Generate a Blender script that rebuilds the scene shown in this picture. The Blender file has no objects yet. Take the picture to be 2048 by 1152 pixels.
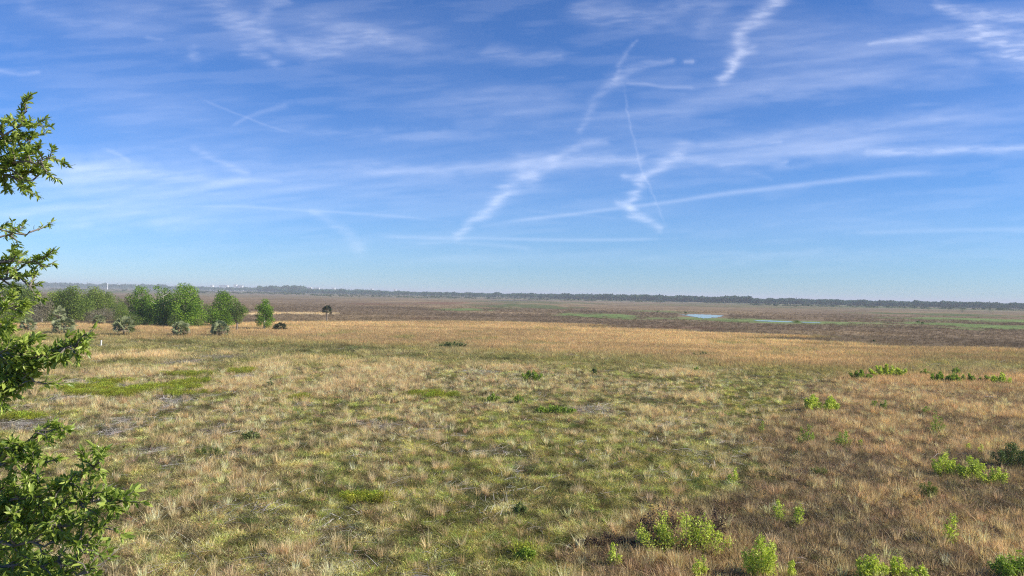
import bpy, math, random
import numpy as np
from mathutils import Matrix, Vector

R = math.radians
# ------------------------------------------------------------------ camera
CAM_H = 12.0
F = 2048 * 26.0 / 36.0            # focal length in photo pixels
TH = math.atan(12.0 / F)          # slight upward pitch
RHO = R(1.05)                     # roll
fwd = np.array([0, math.cos(TH), math.sin(TH)])
up0 = np.array([0, -math.sin(TH), math.cos(TH)])
rt0 = np.array([1.0, 0, 0])
rt = math.cos(RHO) * rt0 + math.sin(RHO) * up0
up = -math.sin(RHO) * rt0 + math.cos(RHO) * up0
scene = bpy.context.scene
cd = bpy.data.cameras.new("camera"); cam = bpy.data.objects.new("camera", cd)
scene.collection.objects.link(cam); scene.camera = cam
cd.lens = 26.0; cd.sensor_width = 36.0; cd.clip_start = 0.1; cd.clip_end = 600000
cam.matrix_world = Matrix(((rt[0], up[0], -fwd[0], 0), (rt[1], up[1], -fwd[1], 0), (rt[2], up[2], -fwd[2], CAM_H), (0, 0, 0, 1)))

# ------------------------------------------------------------------ light
SUN_EL = 34.0
SUN_AZ = 104.0                    # clockwise from the view direction (+Y): from the right, a little behind
w = bpy.data.worlds.new("World"); scene.world = w; w.use_nodes = True
nt = w.node_tree
sky = nt.nodes.new('ShaderNodeTexSky'); sky.sky_type = 'NISHITA'; sky.sun_disc = False
sky.sun_elevation = R(SUN_EL); sky.sun_rotation = R(SUN_AZ)
sky.altitude = 0; sky.air_density = 1.0; sky.dust_density = 0.0; sky.ozone_density = 6.0
bg = nt.nodes['Background']; bg.inputs['Strength'].default_value = 0.10
tint = nt.nodes.new('ShaderNodeVectorMath'); tint.operation = 'MULTIPLY'; tint.inputs[1].default_value = (.53, .72, 1.02)   # deep spring blue
nt.links.new(sky.outputs[0], tint.inputs[0]); nt.links.new(tint.outputs[0], bg.inputs['Color'])
sd = bpy.data.lights.new("sun", 'SUN'); sd.energy = 5.0; sd.angle = R(0.53); sd.color = (1.0, 0.93, 0.82)
so = bpy.data.objects.new("sun", sd); scene.collection.objects.link(so)
sv = Vector((math.sin(R(SUN_AZ)) * math.cos(R(SUN_EL)), math.cos(R(SUN_AZ)) * math.cos(R(SUN_EL)), math.sin(R(SUN_EL))))
so.rotation_euler = sv.to_track_quat('Z', 'Y').to_euler()
so.location = (0, 0, 60)
scene.view_settings.view_transform = 'Standard'; scene.view_settings.look = 'None'
scene.view_settings.exposure = 0.5; scene.view_settings.gamma = 1.0
scene.render.engine = 'CYCLES'
scene.cycles.max_bounces = 6; scene.cycles.transparent_max_bounces = 12; scene.cycles.volume_bounces = 0
scene.cycles.use_denoising = False; scene.cycles.filter_width = 1.15

# ------------------------------------------------------------------ helpers
rng = np.random.default_rng(7)
COL = scene.collection

def ray(px, py):
    return fwd + (px - 1024) / F * rt - (py - 576) / F * up

def gp(px, py):
    """ground point seen at photo pixel"""
    d = ray(px, py); t = -CAM_H / d[2]
    return np.array([d[0] * t, d[1] * t, 0.0])

def at(px, py, depth):
    d = ray(px, py); d = d * depth
    return np.array([d[0], d[1], d[2] + CAM_H])

def to_px(x, y, z=0.0):
    y = np.maximum(y, 6.0)
    v = np.stack([x, y, np.full_like(x, z - CAM_H)], -1)
    d = v @ fwd
    return 1024 + F * (v @ rt) / d, 576 - F * (v @ up) / d

_tiles = {}
def vnoise(x, y, seed=0):
    if seed not in _tiles:
        _tiles[seed] = np.random.default_rng(1000 + seed).random((256, 256)).astype(np.float32)
    T = _tiles[seed]
    xi = np.floor(x).astype(np.int64); yi = np.floor(y).astype(np.int64)
    fx = x - xi; fy = y - yi
    fx = fx * fx * (3 - 2 * fx); fy = fy * fy * (3 - 2 * fy)
    a = T[xi % 256, yi % 256]; b = T[(xi + 1) % 256, yi % 256]
    c = T[xi % 256, (yi + 1) % 256]; d = T[(xi + 1) % 256, (yi + 1) % 256]
    return (a * (1 - fx) + b * fx) * (1 - fy) + (c * (1 - fx) + d * fx) * fy

def fbm(x, y, seed=0, oct=4, gain=0.5):
    s = 0; a = 1; tot = 0
    for i in range(oct):
        s = s + a * vnoise(x * 2 ** i + 17.3 * i, y * 2 ** i + 9.1 * i, seed + i); tot += a; a *= gain
    return s / tot

def sstep(a, b, x):
    t = np.clip((x - a) / (b - a), 0, 1); return t * t * (3 - 2 * t)

def build_mesh(name, V, faces, mats=(), midx=None, attrs=None, smooth=False):
    """faces: int array (n,k) or list of such arrays"""
    me = bpy.data.meshes.new(name)
    V = np.asarray(V, dtype=np.float32)
    if isinstance(faces, np.ndarray): faces = [faces]
    faces = [np.asarray(f, dtype=np.int32) for f in faces if len(f)]
    loops = np.concatenate([f.ravel() for f in faces])
    tot = np.concatenate([np.full(len(f), f.shape[1], dtype=np.int32) for f in faces])
    st = np.concatenate([[0], np.cumsum(tot)[:-1]]).astype(np.int32)
    me.vertices.add(len(V)); me.vertices.foreach_set('co', V.ravel())
    me.loops.add(len(loops)); me.loops.foreach_set('vertex_index', loops)
    me.polygons.add(len(tot)); me.polygons.foreach_set('loop_start', st); me.polygons.foreach_set('loop_total', tot)
    for m in mats: me.materials.append(m)
    if midx is not None: me.polygons.foreach_set('material_index', np.asarray(midx, dtype=np.int32))
    me.polygons.foreach_set('use_smooth', np.full(len(tot), smooth, dtype=bool))
    me.update(calc_edges=True)
    if attrs:
        for k, a in attrs.items():
            a = np.asarray(a, dtype=np.float32)
            if a.ndim == 1:
                at_ = me.attributes.new(k, 'FLOAT', 'POINT'); at_.data.foreach_set('value', a)
            else:
                at_ = me.attributes.new(k, 'FLOAT_VECTOR', 'POINT'); at_.data.foreach_set('vector', a.ravel())
    return me

def put(name, me, parent=None, loc=None):
    o = bpy.data.objects.new(name, me); COL.objects.link(o)
    if parent is not None: o.parent = parent
    if loc is not None: o.location = loc
    return o

def tag(o, label=None, cat=None, group=None, kind=None):
    if label: o['label'] = label
    if cat: o['category'] = cat
    if group: o['group'] = group
    if kind: o['kind'] = kind
    return o

def thing(name, label, cat, loc, group=None, rz=0, scale=1.0):
    o = bpy.data.objects.new(name, None); COL.objects.link(o)
    o.empty_display_size = 0.3
    o.location = loc; o.rotation_euler = (0, 0, rz); o.scale = (scale,) * 3
    return tag(o, label, cat, group)

class MB:
    """collects vertices / faces (tris and quads) with one float attribute"""
    def __init__(s): s.V = []; s.Q = []; s.T = []; s.A = []; s.n = 0
    def add(s, V, Q=None, T=None, a=0.5):
        V = np.asarray(V, dtype=np.float64).reshape(-1, 3)
        if Q is not None: s.Q.append(np.asarray(Q).reshape(-1, 4) + s.n)
        if T is not None: s.T.append(np.asarray(T).reshape(-1, 3) + s.n)
        s.V.append(V); s.A.append(np.broadcast_to(np.asarray(a, dtype=np.float64), (len(V),)).copy()); s.n += len(V)
    def tube(s, P, rad, k=6, a=0.5):
        P = np.asarray(P, dtype=np.float64); n = len(P); rad = np.broadcast_to(rad, (n,))
        tan = np.gradient(P, axis=0); tan /= np.linalg.norm(tan, axis=1)[:, None] + 1e-9
        ref = np.array([0.31, 0.17, 0.94]) if abs(tan[0][2]) < 0.8 else np.array([0.9, 0.3, 0.1])
        u = np.cross(tan, ref); u /= np.linalg.norm(u, axis=1)[:, None] + 1e-9
        v = np.cross(tan, u)
        th = np.linspace(0, 2 * np.pi, k, endpoint=False)
        ring = P[:, None, :] + rad[:, None, None] * (np.cos(th)[None, :, None] * u[:, None, :] + np.sin(th)[None, :, None] * v[:, None, :])
        i = np.arange(n - 1)[:, None] * k; j = np.arange(k)[None, :]; j2 = (j + 1) % k
        Q = np.stack([i + j, i + j2, i + k + j2, i + k + j], -1).reshape(-1, 4)
        s.add(ring.reshape(-1, 3), Q=Q, a=a)
    def box(s, x0, x1, y0, y1, z0, z1, a=0.5):
        V = [(x0, y0, z0), (x1, y0, z0), (x1, y1, z0), (x0, y1, z0), (x0, y0, z1), (x1, y0, z1), (x1, y1, z1), (x0, y1, z1)]
        Q = [(0, 3, 2, 1), (4, 5, 6, 7), (0, 1, 5, 4), (1, 2, 6, 5), (2, 3, 7, 6), (3, 0, 4, 7)]
        s.add(V, Q=Q, a=a)
    def mesh(s, name, mat, smooth=False):
        fs = []
        if s.Q: fs.append(np.concatenate(s.Q))
        if s.T: fs.append(np.concatenate(s.T))
        return build_mesh(name, np.concatenate(s.V), fs, [mat], attrs={'shade': np.concatenate(s.A)}, smooth=smooth)

# ------------------------------------------------------------------ materials
def leaf_mat(name, c0, c1, rough=0.6, trans=0.35, spec=0.2, instcol=False, varscale=1.0):
    """foliage: colour varies leaf by leaf with the 'shade' attribute; instcol takes its colour from the instance"""
    m = bpy.data.materials.new(name); m.use_nodes = True; t = m.node_tree; N = t.nodes; L = t.links
    N.clear(); out = N.new('ShaderNodeOutputMaterial')
    at_ = N.new('ShaderNodeAttribute'); at_.attribute_name = 'shade'
    if instcol:
        ic = N.new('ShaderNodeAttribute'); ic.attribute_type = 'INSTANCER'; ic.attribute_name = 'col'
        mr = N.new('ShaderNodeMapRange'); mr.inputs['To Min'].default_value = 0.45; mr.inputs['To Max'].default_value = 1.55
        L.new(at_.outputs['Fac'], mr.inputs['Value'])
        vm = N.new('ShaderNodeVectorMath'); vm.operation = 'SCALE'
        L.new(ic.outputs['Vector'], vm.inputs[0]); L.new(mr.outputs[0], vm.inputs['Scale'])
        col = vm.outputs[0]
    else:
        mx = N.new('ShaderNodeMix'); mx.data_type = 'RGBA'
        mx.inputs['A'].default_value = (*c0, 1); mx.inputs['B'].default_value = (*c1, 1)
        L.new(at_.outputs['Fac'], mx.inputs['Factor']); col = mx.outputs['Result']
    p = N.new('ShaderNodeBsdfPrincipled'); p.inputs['Roughness'].default_value = rough
    p.inputs['Specular IOR Level'].default_value = spec
    L.new(col, p.inputs['Base Color'])
    tr = N.new('ShaderNodeBsdfTranslucent')
    tc = N.new('ShaderNodeVectorMath'); tc.operation = 'MULTIPLY'; tc.inputs[1].default_value = (1.15, 1.25, 0.6) if not instcol else (1.1, 1.05, 0.8)
    L.new(col, tc.inputs[0]); L.new(tc.outputs[0], tr.inputs['Color'])
    ms = N.new('ShaderNodeMixShader'); ms.inputs[0].default_value = trans
    L.new(p.outputs[0], ms.inputs[1]); L.new(tr.outputs[0], ms.inputs[2]); L.new(ms.outputs[0], out.inputs[0])
    return m

def solid_mat(name, c0, c1, scale=8.0, rough=0.85, bump=0.3, detail=5, zs=1.0):
    m = bpy.data.materials.new(name); m.use_nodes = True; t = m.node_tree; N = t.nodes; L = t.links
    p = N['Principled BSDF']; p.inputs['Roughness'].default_value = rough; p.inputs['Specular IOR Level'].default_value = 0.2
    tc = N.new('ShaderNodeTexCoord'); mp = N.new('ShaderNodeMapping'); mp.inputs['Scale'].default_value = (1, 1, zs)
    L.new(tc.outputs['Object'], mp.inputs[0])
    n = N.new('ShaderNodeTexNoise'); n.inputs['Scale'].default_value = scale; n.inputs['Detail'].default_value = detail
    L.new(mp.outputs[0], n.inputs['Vector'])
    mr = N.new('ShaderNodeMapRange'); mr.inputs['From Min'].default_value = 0.3; mr.inputs['From Max'].default_value = 0.7
    L.new(n.outputs['Fac'], mr.inputs['Value'])
    mx = N.new('ShaderNodeMix'); mx.data_type = 'RGBA'; mx.inputs['A'].default_value = (*c0, 1); mx.inputs['B'].default_value = (*c1, 1)
    L.new(mr.outputs[0], mx.inputs['Factor']); L.new(mx.outputs['Result'], p.inputs['Base Color'])
    if bump:
        b = N.new('ShaderNodeBump'); b.inputs['Strength'].default_value = bump; b.inputs['Distance'].default_value = 0.02
        L.new(n.outputs['Fac'], b.inputs['Height']); L.new(b.outputs[0], p.inputs['Normal'])
    return m

# ------------------------------------------------------------------ the vegetation map (albedo + cover, world space)
C_GREEN = np.array([0.365, 0.340, 0.115])
C_OLIVE = np.array([0.440, 0.380, 0.175])
C_TAN = np.array([0.78, 0.60, 0.325])
C_GOLD = np.array([0.62, 0.450, 0.225])
C_RED = np.array([0.67, 0.445, 0.235])
C_RUST = np.array([0.300, 0.225, 0.135])
C_GREY = np.array([0.36, 0.34, 0.30])
C_MARSH = np.array([0.200, 0.150, 0.098])
C_MARSH2 = np.array([0.255, 0.190, 0.115])
C_FGREEN = np.array([0.17, 0.225, 0.085])
C_DGREEN = np.array([0.150, 0.155, 0.055])

G_TOP = ([0, 160, 300, 560, 700, 1024, 1150, 1300, 1500, 1700, 1900, 2048], [648, 648, 653, 644, 644, 644, 650, 660, 672, 681, 692, 698])
G_BOT = ([0, 150, 300, 450, 560, 800, 900, 1100, 1300, 1500, 1640, 1700, 1850, 2048], [668, 668, 676, 677, 686, 690, 698, 708, 718, 736, 748, 744, 728, 722])
RED_L = ([560, 745, 790, 830, 860, 920, 980, 1060, 1152, 1300], [1760, 1690, 1600, 1560, 1500, 1480, 1430, 1290, 1170, 1050])

# (px, py, half width, half height, kind, amount) : stands and bare patches, turned into ground ellipses
PATCH = [
 (690, 697, 120, 12, 'D', .9), (500, 693, 110, 8, 'D', .7), (833, 714, 60, 8, 'D', .8), (992, 717, 80, 8, 'D', .9), (905, 691, 55, 4, 'D', 1),
 (1130, 722, 90, 9, 'g', .8), (1230, 735, 120, 14, 'g', .7), (920, 767, 55, 11, 'D', .8), (1062, 752, 24, 9, 'D', .9), (1323, 760, 45, 6, 'D', .9),
 (1300, 802, 80, 9, 'D', .9), (1110, 816, 48, 8, 'D', 1), (1480, 805, 60, 40, 'g', .9), (1560, 770, 80, 25, 'g', .8), (1400, 710, 30, 3, 'D', .8), (1470, 728, 30, 4, 'D', .5),
 (730, 752, 150, 36, 't', .75), (500, 750, 100, 38, 't', .8), (560, 770, 60, 18, 't', .6), (1350, 749, 75, 7, 't', .8), (1385, 795, 60, 10, 't', .9), (1295, 828, 42, 12, 't', .8),
 (885, 846, 42, 16, 't', .6), (300, 711, 120, 10, 't', .9), (280, 746, 140, 13, 't', 1.1), (190, 812, 100, 14, 't', .7), (60, 690, 70, 12, 't', .6),
 (1010, 738, 90, 7, 't', .7), (640, 720, 80, 8, 't', .6), (985, 865, 60, 14, 't', .3), (700, 890, 60, 14, 't', .3),
 (250, 775, 48, 5, 'x', 1), (135, 797, 30, 5, 'x', 1), (358, 800, 42, 15, 'x', .9), (45, 850, 60, 13, 'x', 1), (255, 845, 65, 22, 'x', .75), (420, 864, 30, 5, 'x', .8),
 (488, 755, 32, 5, 'x', .8), (360, 726, 45, 5, 'x', .8), (190, 764, 60, 6, 'x', .6), (760, 852, 50, 10, 'x', .7), (300, 905, 60, 8, 'x', .6), (475, 912, 45, 6, 'x', .9), (330, 928, 60, 8, 'x', .5),
 (1040, 935, 25, 14, 'x', .4), (1180, 822, 40, 9, 'x', .6), (960, 745, 40, 4, 'x', .5), (1000, 905, 80, 12, 'x', .35), (450, 715, 50, 3, 'x', .5),
 (60, 680, 140, 8, 'g', .8), (330, 684, 140, 6, 'D', .7), (230, 740, 40, 4, 'D', .7), (240, 722, 40, 5, 'D', .7),
 (1750, 900, 130, 22, 'b', .9), (1650, 945, 120, 22, 'b', .7), (1820, 930, 160, 25, 'b', .6), (1500, 1080, 120, 40, 'b', .8), (1750, 1010, 120, 30, 'b', .6), (1900, 1060, 150, 30, 'b', .6),
 (1250, 1110, 140, 22, 'b', .8), (1900, 790, 120, 6, 'b', .5), (1960, 850, 90, 10, 'b', .6), (1100, 1000, 30, 12, 'b', .5),
 (1680, 755, 110, 14, 'g', .7), (1850, 752, 140, 10, 'g', .7), (1920, 713, 60, 4, 'D', .7), (1640, 720, 60, 5, 'o', .5),
 (1560, 850, 40, 14, 'r', .9), (1680, 840, 60, 16, 'r', .8), (1800, 840, 60, 20, 'r', .7), (1620, 900, 50, 14, 'r', .8), (1900, 800, 130, 35, 'r', .5), (1560, 920, 50, 12, 'r', .8),
 (1540, 985, 30, 22, 'r', .8), (1590, 1085, 30, 15, 'r', .7), (1360, 985, 16, 10, 'r', .7), (1780, 1070, 60, 14, 'r', .7), (2020, 960, 30, 16, 'r', .7), (1720, 960, 40, 10, 'r', .6),
 (740, 1000, 60, 14, 'G', .7), (560, 1090, 80, 20, 'G', .7), (900, 1110, 60, 20, 'G', .7), (330, 990, 60, 14, 'G', .7), (1010, 850, 80, 12, 'G', .5), (480, 1000, 60, 18, 'G', .6),
 (660, 920, 60, 8, 'G', .6), (1180, 1010, 70, 20, 'G', .4), (300, 1120, 80, 20, 'G', .6), (1120, 880, 100, 18, 'g', .6), (720, 1100, 60, 20, 'G', .5),
 # far side
 (1210, 631, 90, 5, 'F', 1.2), (1440, 639, 120, 4.5, 'F', .9), (1620, 645, 150, 4, 'F', .9), (1960, 652, 120, 7, 'F', 1.1), (1990, 640, 150, 4, 'F', 1.0), (1330, 623, 60, 2.5, 'F', .6),
 (930, 619, 60, 3, 'F', .9), (1050, 612, 130, 5, 'f', .9), (1060, 604, 180, 2.5, 'f', .6), (1900, 629, 120, 2.5, 'f', 1), (1500, 613, 200, 2, 'f', .5), (240, 583, 200, 1.8, 'f', 1), (560, 588, 200, 1.8, 'f', .9),
 (1750, 614, 240, 1.7, 'f', .8), (520, 627, 60, 4, 't', .8), (600, 626, 120, 3, 't', .7), (780, 632, 120, 2.4, 'm', .7), (1000, 625, 120, 2, 'm', .8), (1200, 655, 200, 5, 'm', .5),
 (1650, 665, 160, 4, 'm', .7), (900, 606, 90, 3, 'R', .7), (760, 608, 90, 2, 'R', .5), (840, 637, 40, 1.2, 'R', .5), (1350, 655, 120, 2, 'R', .5), (130, 640, 130, 6, 'o', .6),
]
PW = []
for (px, py, hx, hy, k, a) in PATCH:
    c = gp(px, py); n_ = gp(px, py + hy); f_ = gp(px, py - hy); l_ = gp(px - hx, py)
    PW.append((c[0], c[1], max(abs(c[0] - l_[0]), .5), max((f_[1] - n_[1]) / 2, .5), k, a))
KCOL = {'D': C_DGREEN * 1.2, 'g': C_GREEN * 0.95, 'G': np.array([0.335, 0.355, 0.095]), 't': C_TAN, 'x': C_GREY, 'b': C_RUST * 0.62, 'r': C_RED, 'o': C_OLIVE,
        'F': C_FGREEN, 'f': np.array([0.11, 0.135, 0.062]), 'm': C_MARSH2 * 1.35, 'R': np.array([0.20, 0.11, 0.075])}

def vegmap(x, y):
    """returns albedo (n,3), tallness (0..1 dry tall grass share), barren (0..1), greenness"""
    x = np.asarray(x, dtype=np.float64); y = np.asarray(y, dtype=np.float64)
    dist = np.hypot(x, y)
    px, py = to_px(x, y)
    s = np.maximum(dist, 20) / 60.0
    wob = (fbm(x / (6 * 1.0), y / 14.0, 3) - .5)
    big = fbm(x / 9.0, y / 14.0, 11, 4)
    mid = fbm(x / 2.2, y / 3.2, 21, 3)
    hy = 26 * (fbm(x / 14., y / 30., 31, 4) - .5) * np.clip((py - 600) / 120, 0.1, 1.6)
    hx = 260 * (fbm(x / 8., y / 8., 41, 4) - .5)
    # base: mixed green and straw grass
    gmix = sstep(.38, .62, big * .6 + mid * .4)
    col = C_GREEN[None] * (1 - gmix[:, None]) + C_OLIVE[None] * gmix[:, None]
    tall = 0.06 + 0.26 * sstep(.5, .7, big)
    bare = 0.15 * sstep(.55, .7, fbm(x / 3., y / 6., 51, 3))
    green = 1 - gmix * .5
    # patches
    for (cx, cy, rx, ry, k, a) in PW:
        if cy > 330: continue
        q = ((x - cx) / rx) ** 2 + ((y - cy) / ry) ** 2
        sel = q < 4.5
        if not sel.any(): continue
        e = np.zeros_like(x)
        nn = fbm(x[sel] / (rx * .28 + .4), y[sel] / (ry * .35 + .5), 61, 4)
        e[sel] = a * sstep(.32, .78, np.exp(-q[sel] * .75) * .75 + (nn - .5) * 1.1 + .05)
        e = np.clip(e, 0, 1); e3 = e[:, None]
        col = col * (1 - e3) + KCOL[k] * e3
        if k in 'tr': tall = tall * (1 - e) + e * (1.0 if k == 't' else .8); bare *= (1 - e)
        elif k == 'x': tall *= (1 - .8 * e); bare = np.maximum(bare, e); green *= (1 - .8 * e)
        elif k == 'b': tall = tall * (1 - e) + .35 * e; green = green * (1 - e) + .35 * e
        else: tall *= (1 - .75 * e); green = np.maximum(green, e); bare *= (1 - e)
    # rusty stand on the right
    xl = np.interp(py, *RED_L)
    rr = sstep(-70, 110, px + hx - xl) * sstep(735, 760, py + hy * .6)
    rmix = sstep(.36, .60, fbm(x / 5., y / 9., 71, 4)) * .8; rmix = np.clip(rmix + .5 * sstep(880, 800, py), 0, 1)
    cr = C_RUST[None] * (1 - rmix[:, None]) + C_RED[None] * rmix[:, None]
    kk = (rr * .85)[:, None]
    col = col * (1 - kk) + cr * kk; tall = tall * (1 - rr * .7) + rr * .7 * (.35 + .6 * rmix); green *= (1 - .65 * rr); bare *= (1 - rr * .6)
    # golden band
    gt = np.interp(px, *G_TOP); gb = np.interp(px, *G_BOT)
    edge_ = 46 * (fbm(x / 90., y / 14., 88, 4) - .5) * sstep(950, 1400, px)
    band = sstep(-3, 3, py + hy * .25 - gt + edge_) * (1 - sstep(-12, 14, py + hy * 1.5 + 14 * (mid - .5) - gb))
    gv = fbm(x / 12., y / 40., 81, 4)[:, None]
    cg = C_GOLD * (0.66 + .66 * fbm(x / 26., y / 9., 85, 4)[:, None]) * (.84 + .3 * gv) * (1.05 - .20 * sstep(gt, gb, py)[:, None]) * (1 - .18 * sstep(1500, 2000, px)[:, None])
    holes = (sstep(.60, .72, fbm(x / 7., y / 16., 91, 4)) * sstep(0, 18, py - gt))
    b = band * (1 - .6 * holes); 
    # dark patches inside band stay
    dk = np.zeros_like(x)
    for (cx, cy, rx, ry, k, a) in PW:
        if k == 'D' and 150 < cy < 330:
            q = ((x - cx) / rx) ** 2 + ((y - cy) / ry) ** 2
            dk = np.maximum(dk, a * sstep(.35, .7, np.exp(-q * .8) * .8 + (mid - .5) * .9))
    b = b * (1 - dk * .9)
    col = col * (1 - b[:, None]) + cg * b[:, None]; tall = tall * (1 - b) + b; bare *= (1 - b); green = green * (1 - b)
    # marsh beyond
    m = 1 - sstep(-3, 3, py + hy * .25 - gt + edge_)
    m = np.where(y < 60, 0, m)
    m1 = fbm(x / 30., y / 70., 101, 5); m2 = fbm(x / 90., y / 160., 111, 5)
    cm = C_MARSH * (.82 + .4 * m1[:, None]) + (C_MARSH2 - C_MARSH) * sstep(.45, .65, m2)[:, None]
    cm = cm * (.74 + .52 * fbm(x / 150., y / 22., 115, 4)[:, None])
    far = sstep(600, 2200, dist)
    fm = fbm(x / 160., y / 220., 121, 5)
    cm = cm * (1 - far[:, None]) + (np.array([.205, .175, .13]) * (1 - sstep(.42, .6, fm)[:, None]) + np.array([.18, .185, .12]) * sstep(.42, .6, fm)[:, None]) * far[:, None]
    for (cx, cy, rx, ry, k, a) in PW:
        if cy <= 230 or k == 'D': continue
        q = ((x - cx) / rx) ** 2 + ((y - cy) / ry) ** 2
        sel = q < 5
        if not sel.any(): continue
        e = np.zeros_like(x)
        nn = fbm(x[sel] / (rx * .22 + .4), y[sel] / (ry * .3 + .5), 131, 4)
        e[sel] = a * sstep(.3, .62, np.exp(-q[sel] * .75) * .75 + (nn - .5) * .9)
        e3 = np.clip(e, 0, 1)[:, None]; cm = cm * (1 - e3) + KCOL[k] * e3
    col = col * (1 - m[:, None]) + cm * m[:, None]
    tall = tall * (1 - m); bare *= (1 - m); green *= (1 - m)
    bare = np.clip(bare * 1.25, 0, 1); tall = tall * (1 - .7 * bare)
    return col, tall, bare, green, m

# ------------------------------------------------------------------ ground sheet
def ground_height(x, y):
    d = np.hypot(x, y)
    return (fbm(x / 9., y / 9., 141, 3) - .5) * .25 * sstep(6, 20, d) * (1 - sstep(120, 300, d)) - 0.06

def make_ground():
    az = np.concatenate([np.linspace(-46, 46, 560), np.linspace(46, 314, 90)[1:-1]]); az = np.radians(az)
    rad = np.concatenate([[4, 10, 18], np.geomspace(22, 3500, 430), np.geomspace(3600, 30000, 20)])
    A, D = np.meshgrid(az, rad)
    x = (D * np.sin(A)).ravel(); y = (D * np.cos(A)).ravel()
    col, tall, bare, green, m = vegmap(x, y)
    z = ground_height(x, y)
    na = len(az); nr = len(rad)
    i = np.arange(nr - 1)[:, None] * na; j = np.arange(na)[None]; j2 = (j + 1) % na
    Q = np.stack([i + j, i + na + j, i + na + j2, i + j2], -1).reshape(-1, 4)
    V = np.stack([x, y, z], -1)
    V = np.vstack([V, [[0, 0, -0.06]]]); c = len(V) - 1
    T = np.stack([np.arange(na), (np.arange(na) + 1) % na, np.full(na, c)], -1)
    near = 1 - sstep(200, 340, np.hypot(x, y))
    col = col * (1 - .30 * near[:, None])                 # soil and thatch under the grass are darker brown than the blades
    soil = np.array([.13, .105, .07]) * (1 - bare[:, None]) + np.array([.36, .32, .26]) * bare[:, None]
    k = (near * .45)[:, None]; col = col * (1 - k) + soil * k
    col = np.vstack([col, [[.12, .11, .06]]])
    m_ = bpy.data.materials.new('prairie_ground'); m_.use_nodes = True; t = m_.node_tree; N = t.nodes; L = t.links
    p = N['Principled BSDF']; p.inputs['Roughness'].default_value = 1.0; p.inputs['Specular IOR Level'].default_value = 0.0
    a = N.new('ShaderNodeAttribute'); a.attribute_name = 'cover'
    g = N.new('ShaderNodeNewGeometry')
    def noise(sc, vec, det=4):
        mp = N.new('ShaderNodeMapping'); mp.inputs['Scale'].default_value = vec; L.new(g.outputs['Position'], mp.inputs[0])
        n = N.new('ShaderNodeTexNoise'); n.inputs['Scale'].default_value = sc; n.inputs['Detail'].default_value = det; n.inputs['Roughness'].default_value = .65
        L.new(mp.outputs[0], n.inputs['Vector']); return n.outputs['Fac']
    n1 = noise(3.2, (1, 1, 0)); n2 = noise(.11, (1, .55, 0), 8); n3 = noise(.028, (1, .5, 0), 9)
    mp1 = N.new('ShaderNodeMapRange'); mp1.inputs['From Min'].default_value = .3; mp1.inputs['From Max'].default_value = .7; mp1.inputs['To Min'].default_value = .6; mp1.inputs['To Max'].default_value = 1.4
    L.new(n1, mp1.inputs['Value'])
    mp2 = N.new('ShaderNodeMapRange'); mp2.inputs['From Min'].default_value = .3; mp2.inputs['From Max'].default_value = .7; mp2.inputs['To Min'].default_value = .72; mp2.inputs['To Max'].default_value = 1.28
    L.new(n2, mp2.inputs['Value'])
    mp3 = N.new('ShaderNodeMapRange'); mp3.inputs['From Min'].default_value = .35; mp3.inputs['From Max'].default_value = .65; mp3.inputs['To Min'].default_value = .84; mp3.inputs['To Max'].default_value = 1.16
    L.new(n3, mp3.inputs['Value'])
    v = a.outputs['Vector']
    for q in (mp1, mp2, mp3):
        s_ = N.new('ShaderNodeVectorMath'); s_.operation = 'SCALE'; L.new(v, s_.inputs[0]); L.new(q.outputs[0], s_.inputs['Scale']); v = s_.outputs[0]
    L.new(v, p.inputs['Base Color'])
    b = N.new('ShaderNodeBump'); b.inputs['Strength'].default_value = .7; b.inputs['Distance'].default_value = .12
    L.new(n1, b.inputs['Height']); L.new(b.outputs[0], p.inputs['Normal'])
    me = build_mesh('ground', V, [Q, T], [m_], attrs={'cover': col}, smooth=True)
    tag(put('ground', me), 'wide flat prairie ground of mixed green, straw and rust coloured grassland', kind='structure')
make_ground()

# ------------------------------------------------------------------ water
wm = bpy.data.materials.new('marsh_water'); wm.use_nodes = True
p = wm.node_tree.nodes['Principled BSDF']; p.inputs['Base Color'].default_value = (.10, .13, .15, 1); p.inputs['Roughness'].default_value = .03; p.inputs['IOR'].default_value = 1.33
nb = wm.node_tree.nodes.new('ShaderNodeTexNoise'); nb.inputs['Scale'].default_value = 2.0
bb = wm.node_tree.nodes.new('ShaderNodeBump'); bb.inputs['Strength'].default_value = .04; bb.inputs['Distance'].default_value = .02
wm.node_tree.links.new(nb.outputs['Fac'], bb.inputs['Height']); wm.node_tree.links.new(bb.outputs[0], p.inputs['Normal'])
def pond(name, pts, label):
    c = np.array([gp(*q) for q in pts]); cen = c.mean(0)
    # densify and roughen the shore
    P = []
    n = len(c)
    for i in range(n):
        a, b = c[i], c[(i + 1) % n]
        for k in range(8):
            q = a + (b - a) * k / 8; ph = i * 8 + k
            q = cen + (q - cen) * (1 + .10 * math.sin(ph * 1.7) + .08 * math.sin(ph * 3.1 + 1)); P.append(q)
    P = np.array(P); P[:, 2] = .03; cen[2] = .03
    V = np.vstack([P, cen]); k = len(P)
    T = np.stack([np.arange(k), (np.arange(k) + 1) % k, np.full(k, k)], -1)[:, ::-1]
    tag(put(name, build_mesh(name, V, T, [wm])), label, kind='structure')
pond('water', [(1362, 629.5), (1390, 628.5), (1420, 629.5), (1447, 631), (1440, 634), (1410, 637), (1392, 634.5), (1375, 631.5)], 'pale open pond water in the marsh')
pond('water', [(1508, 640.5), (1540, 641), (1584, 643), (1586, 644.6), (1550, 643.6), (1515, 642.3)], 'thin sliver of marsh water nearer than the pond')
pond('water', [(1602, 643.8), (1640, 645), (1641, 646), (1605, 645)], 'narrow thread of marsh water at the right end of the sliver')
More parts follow.
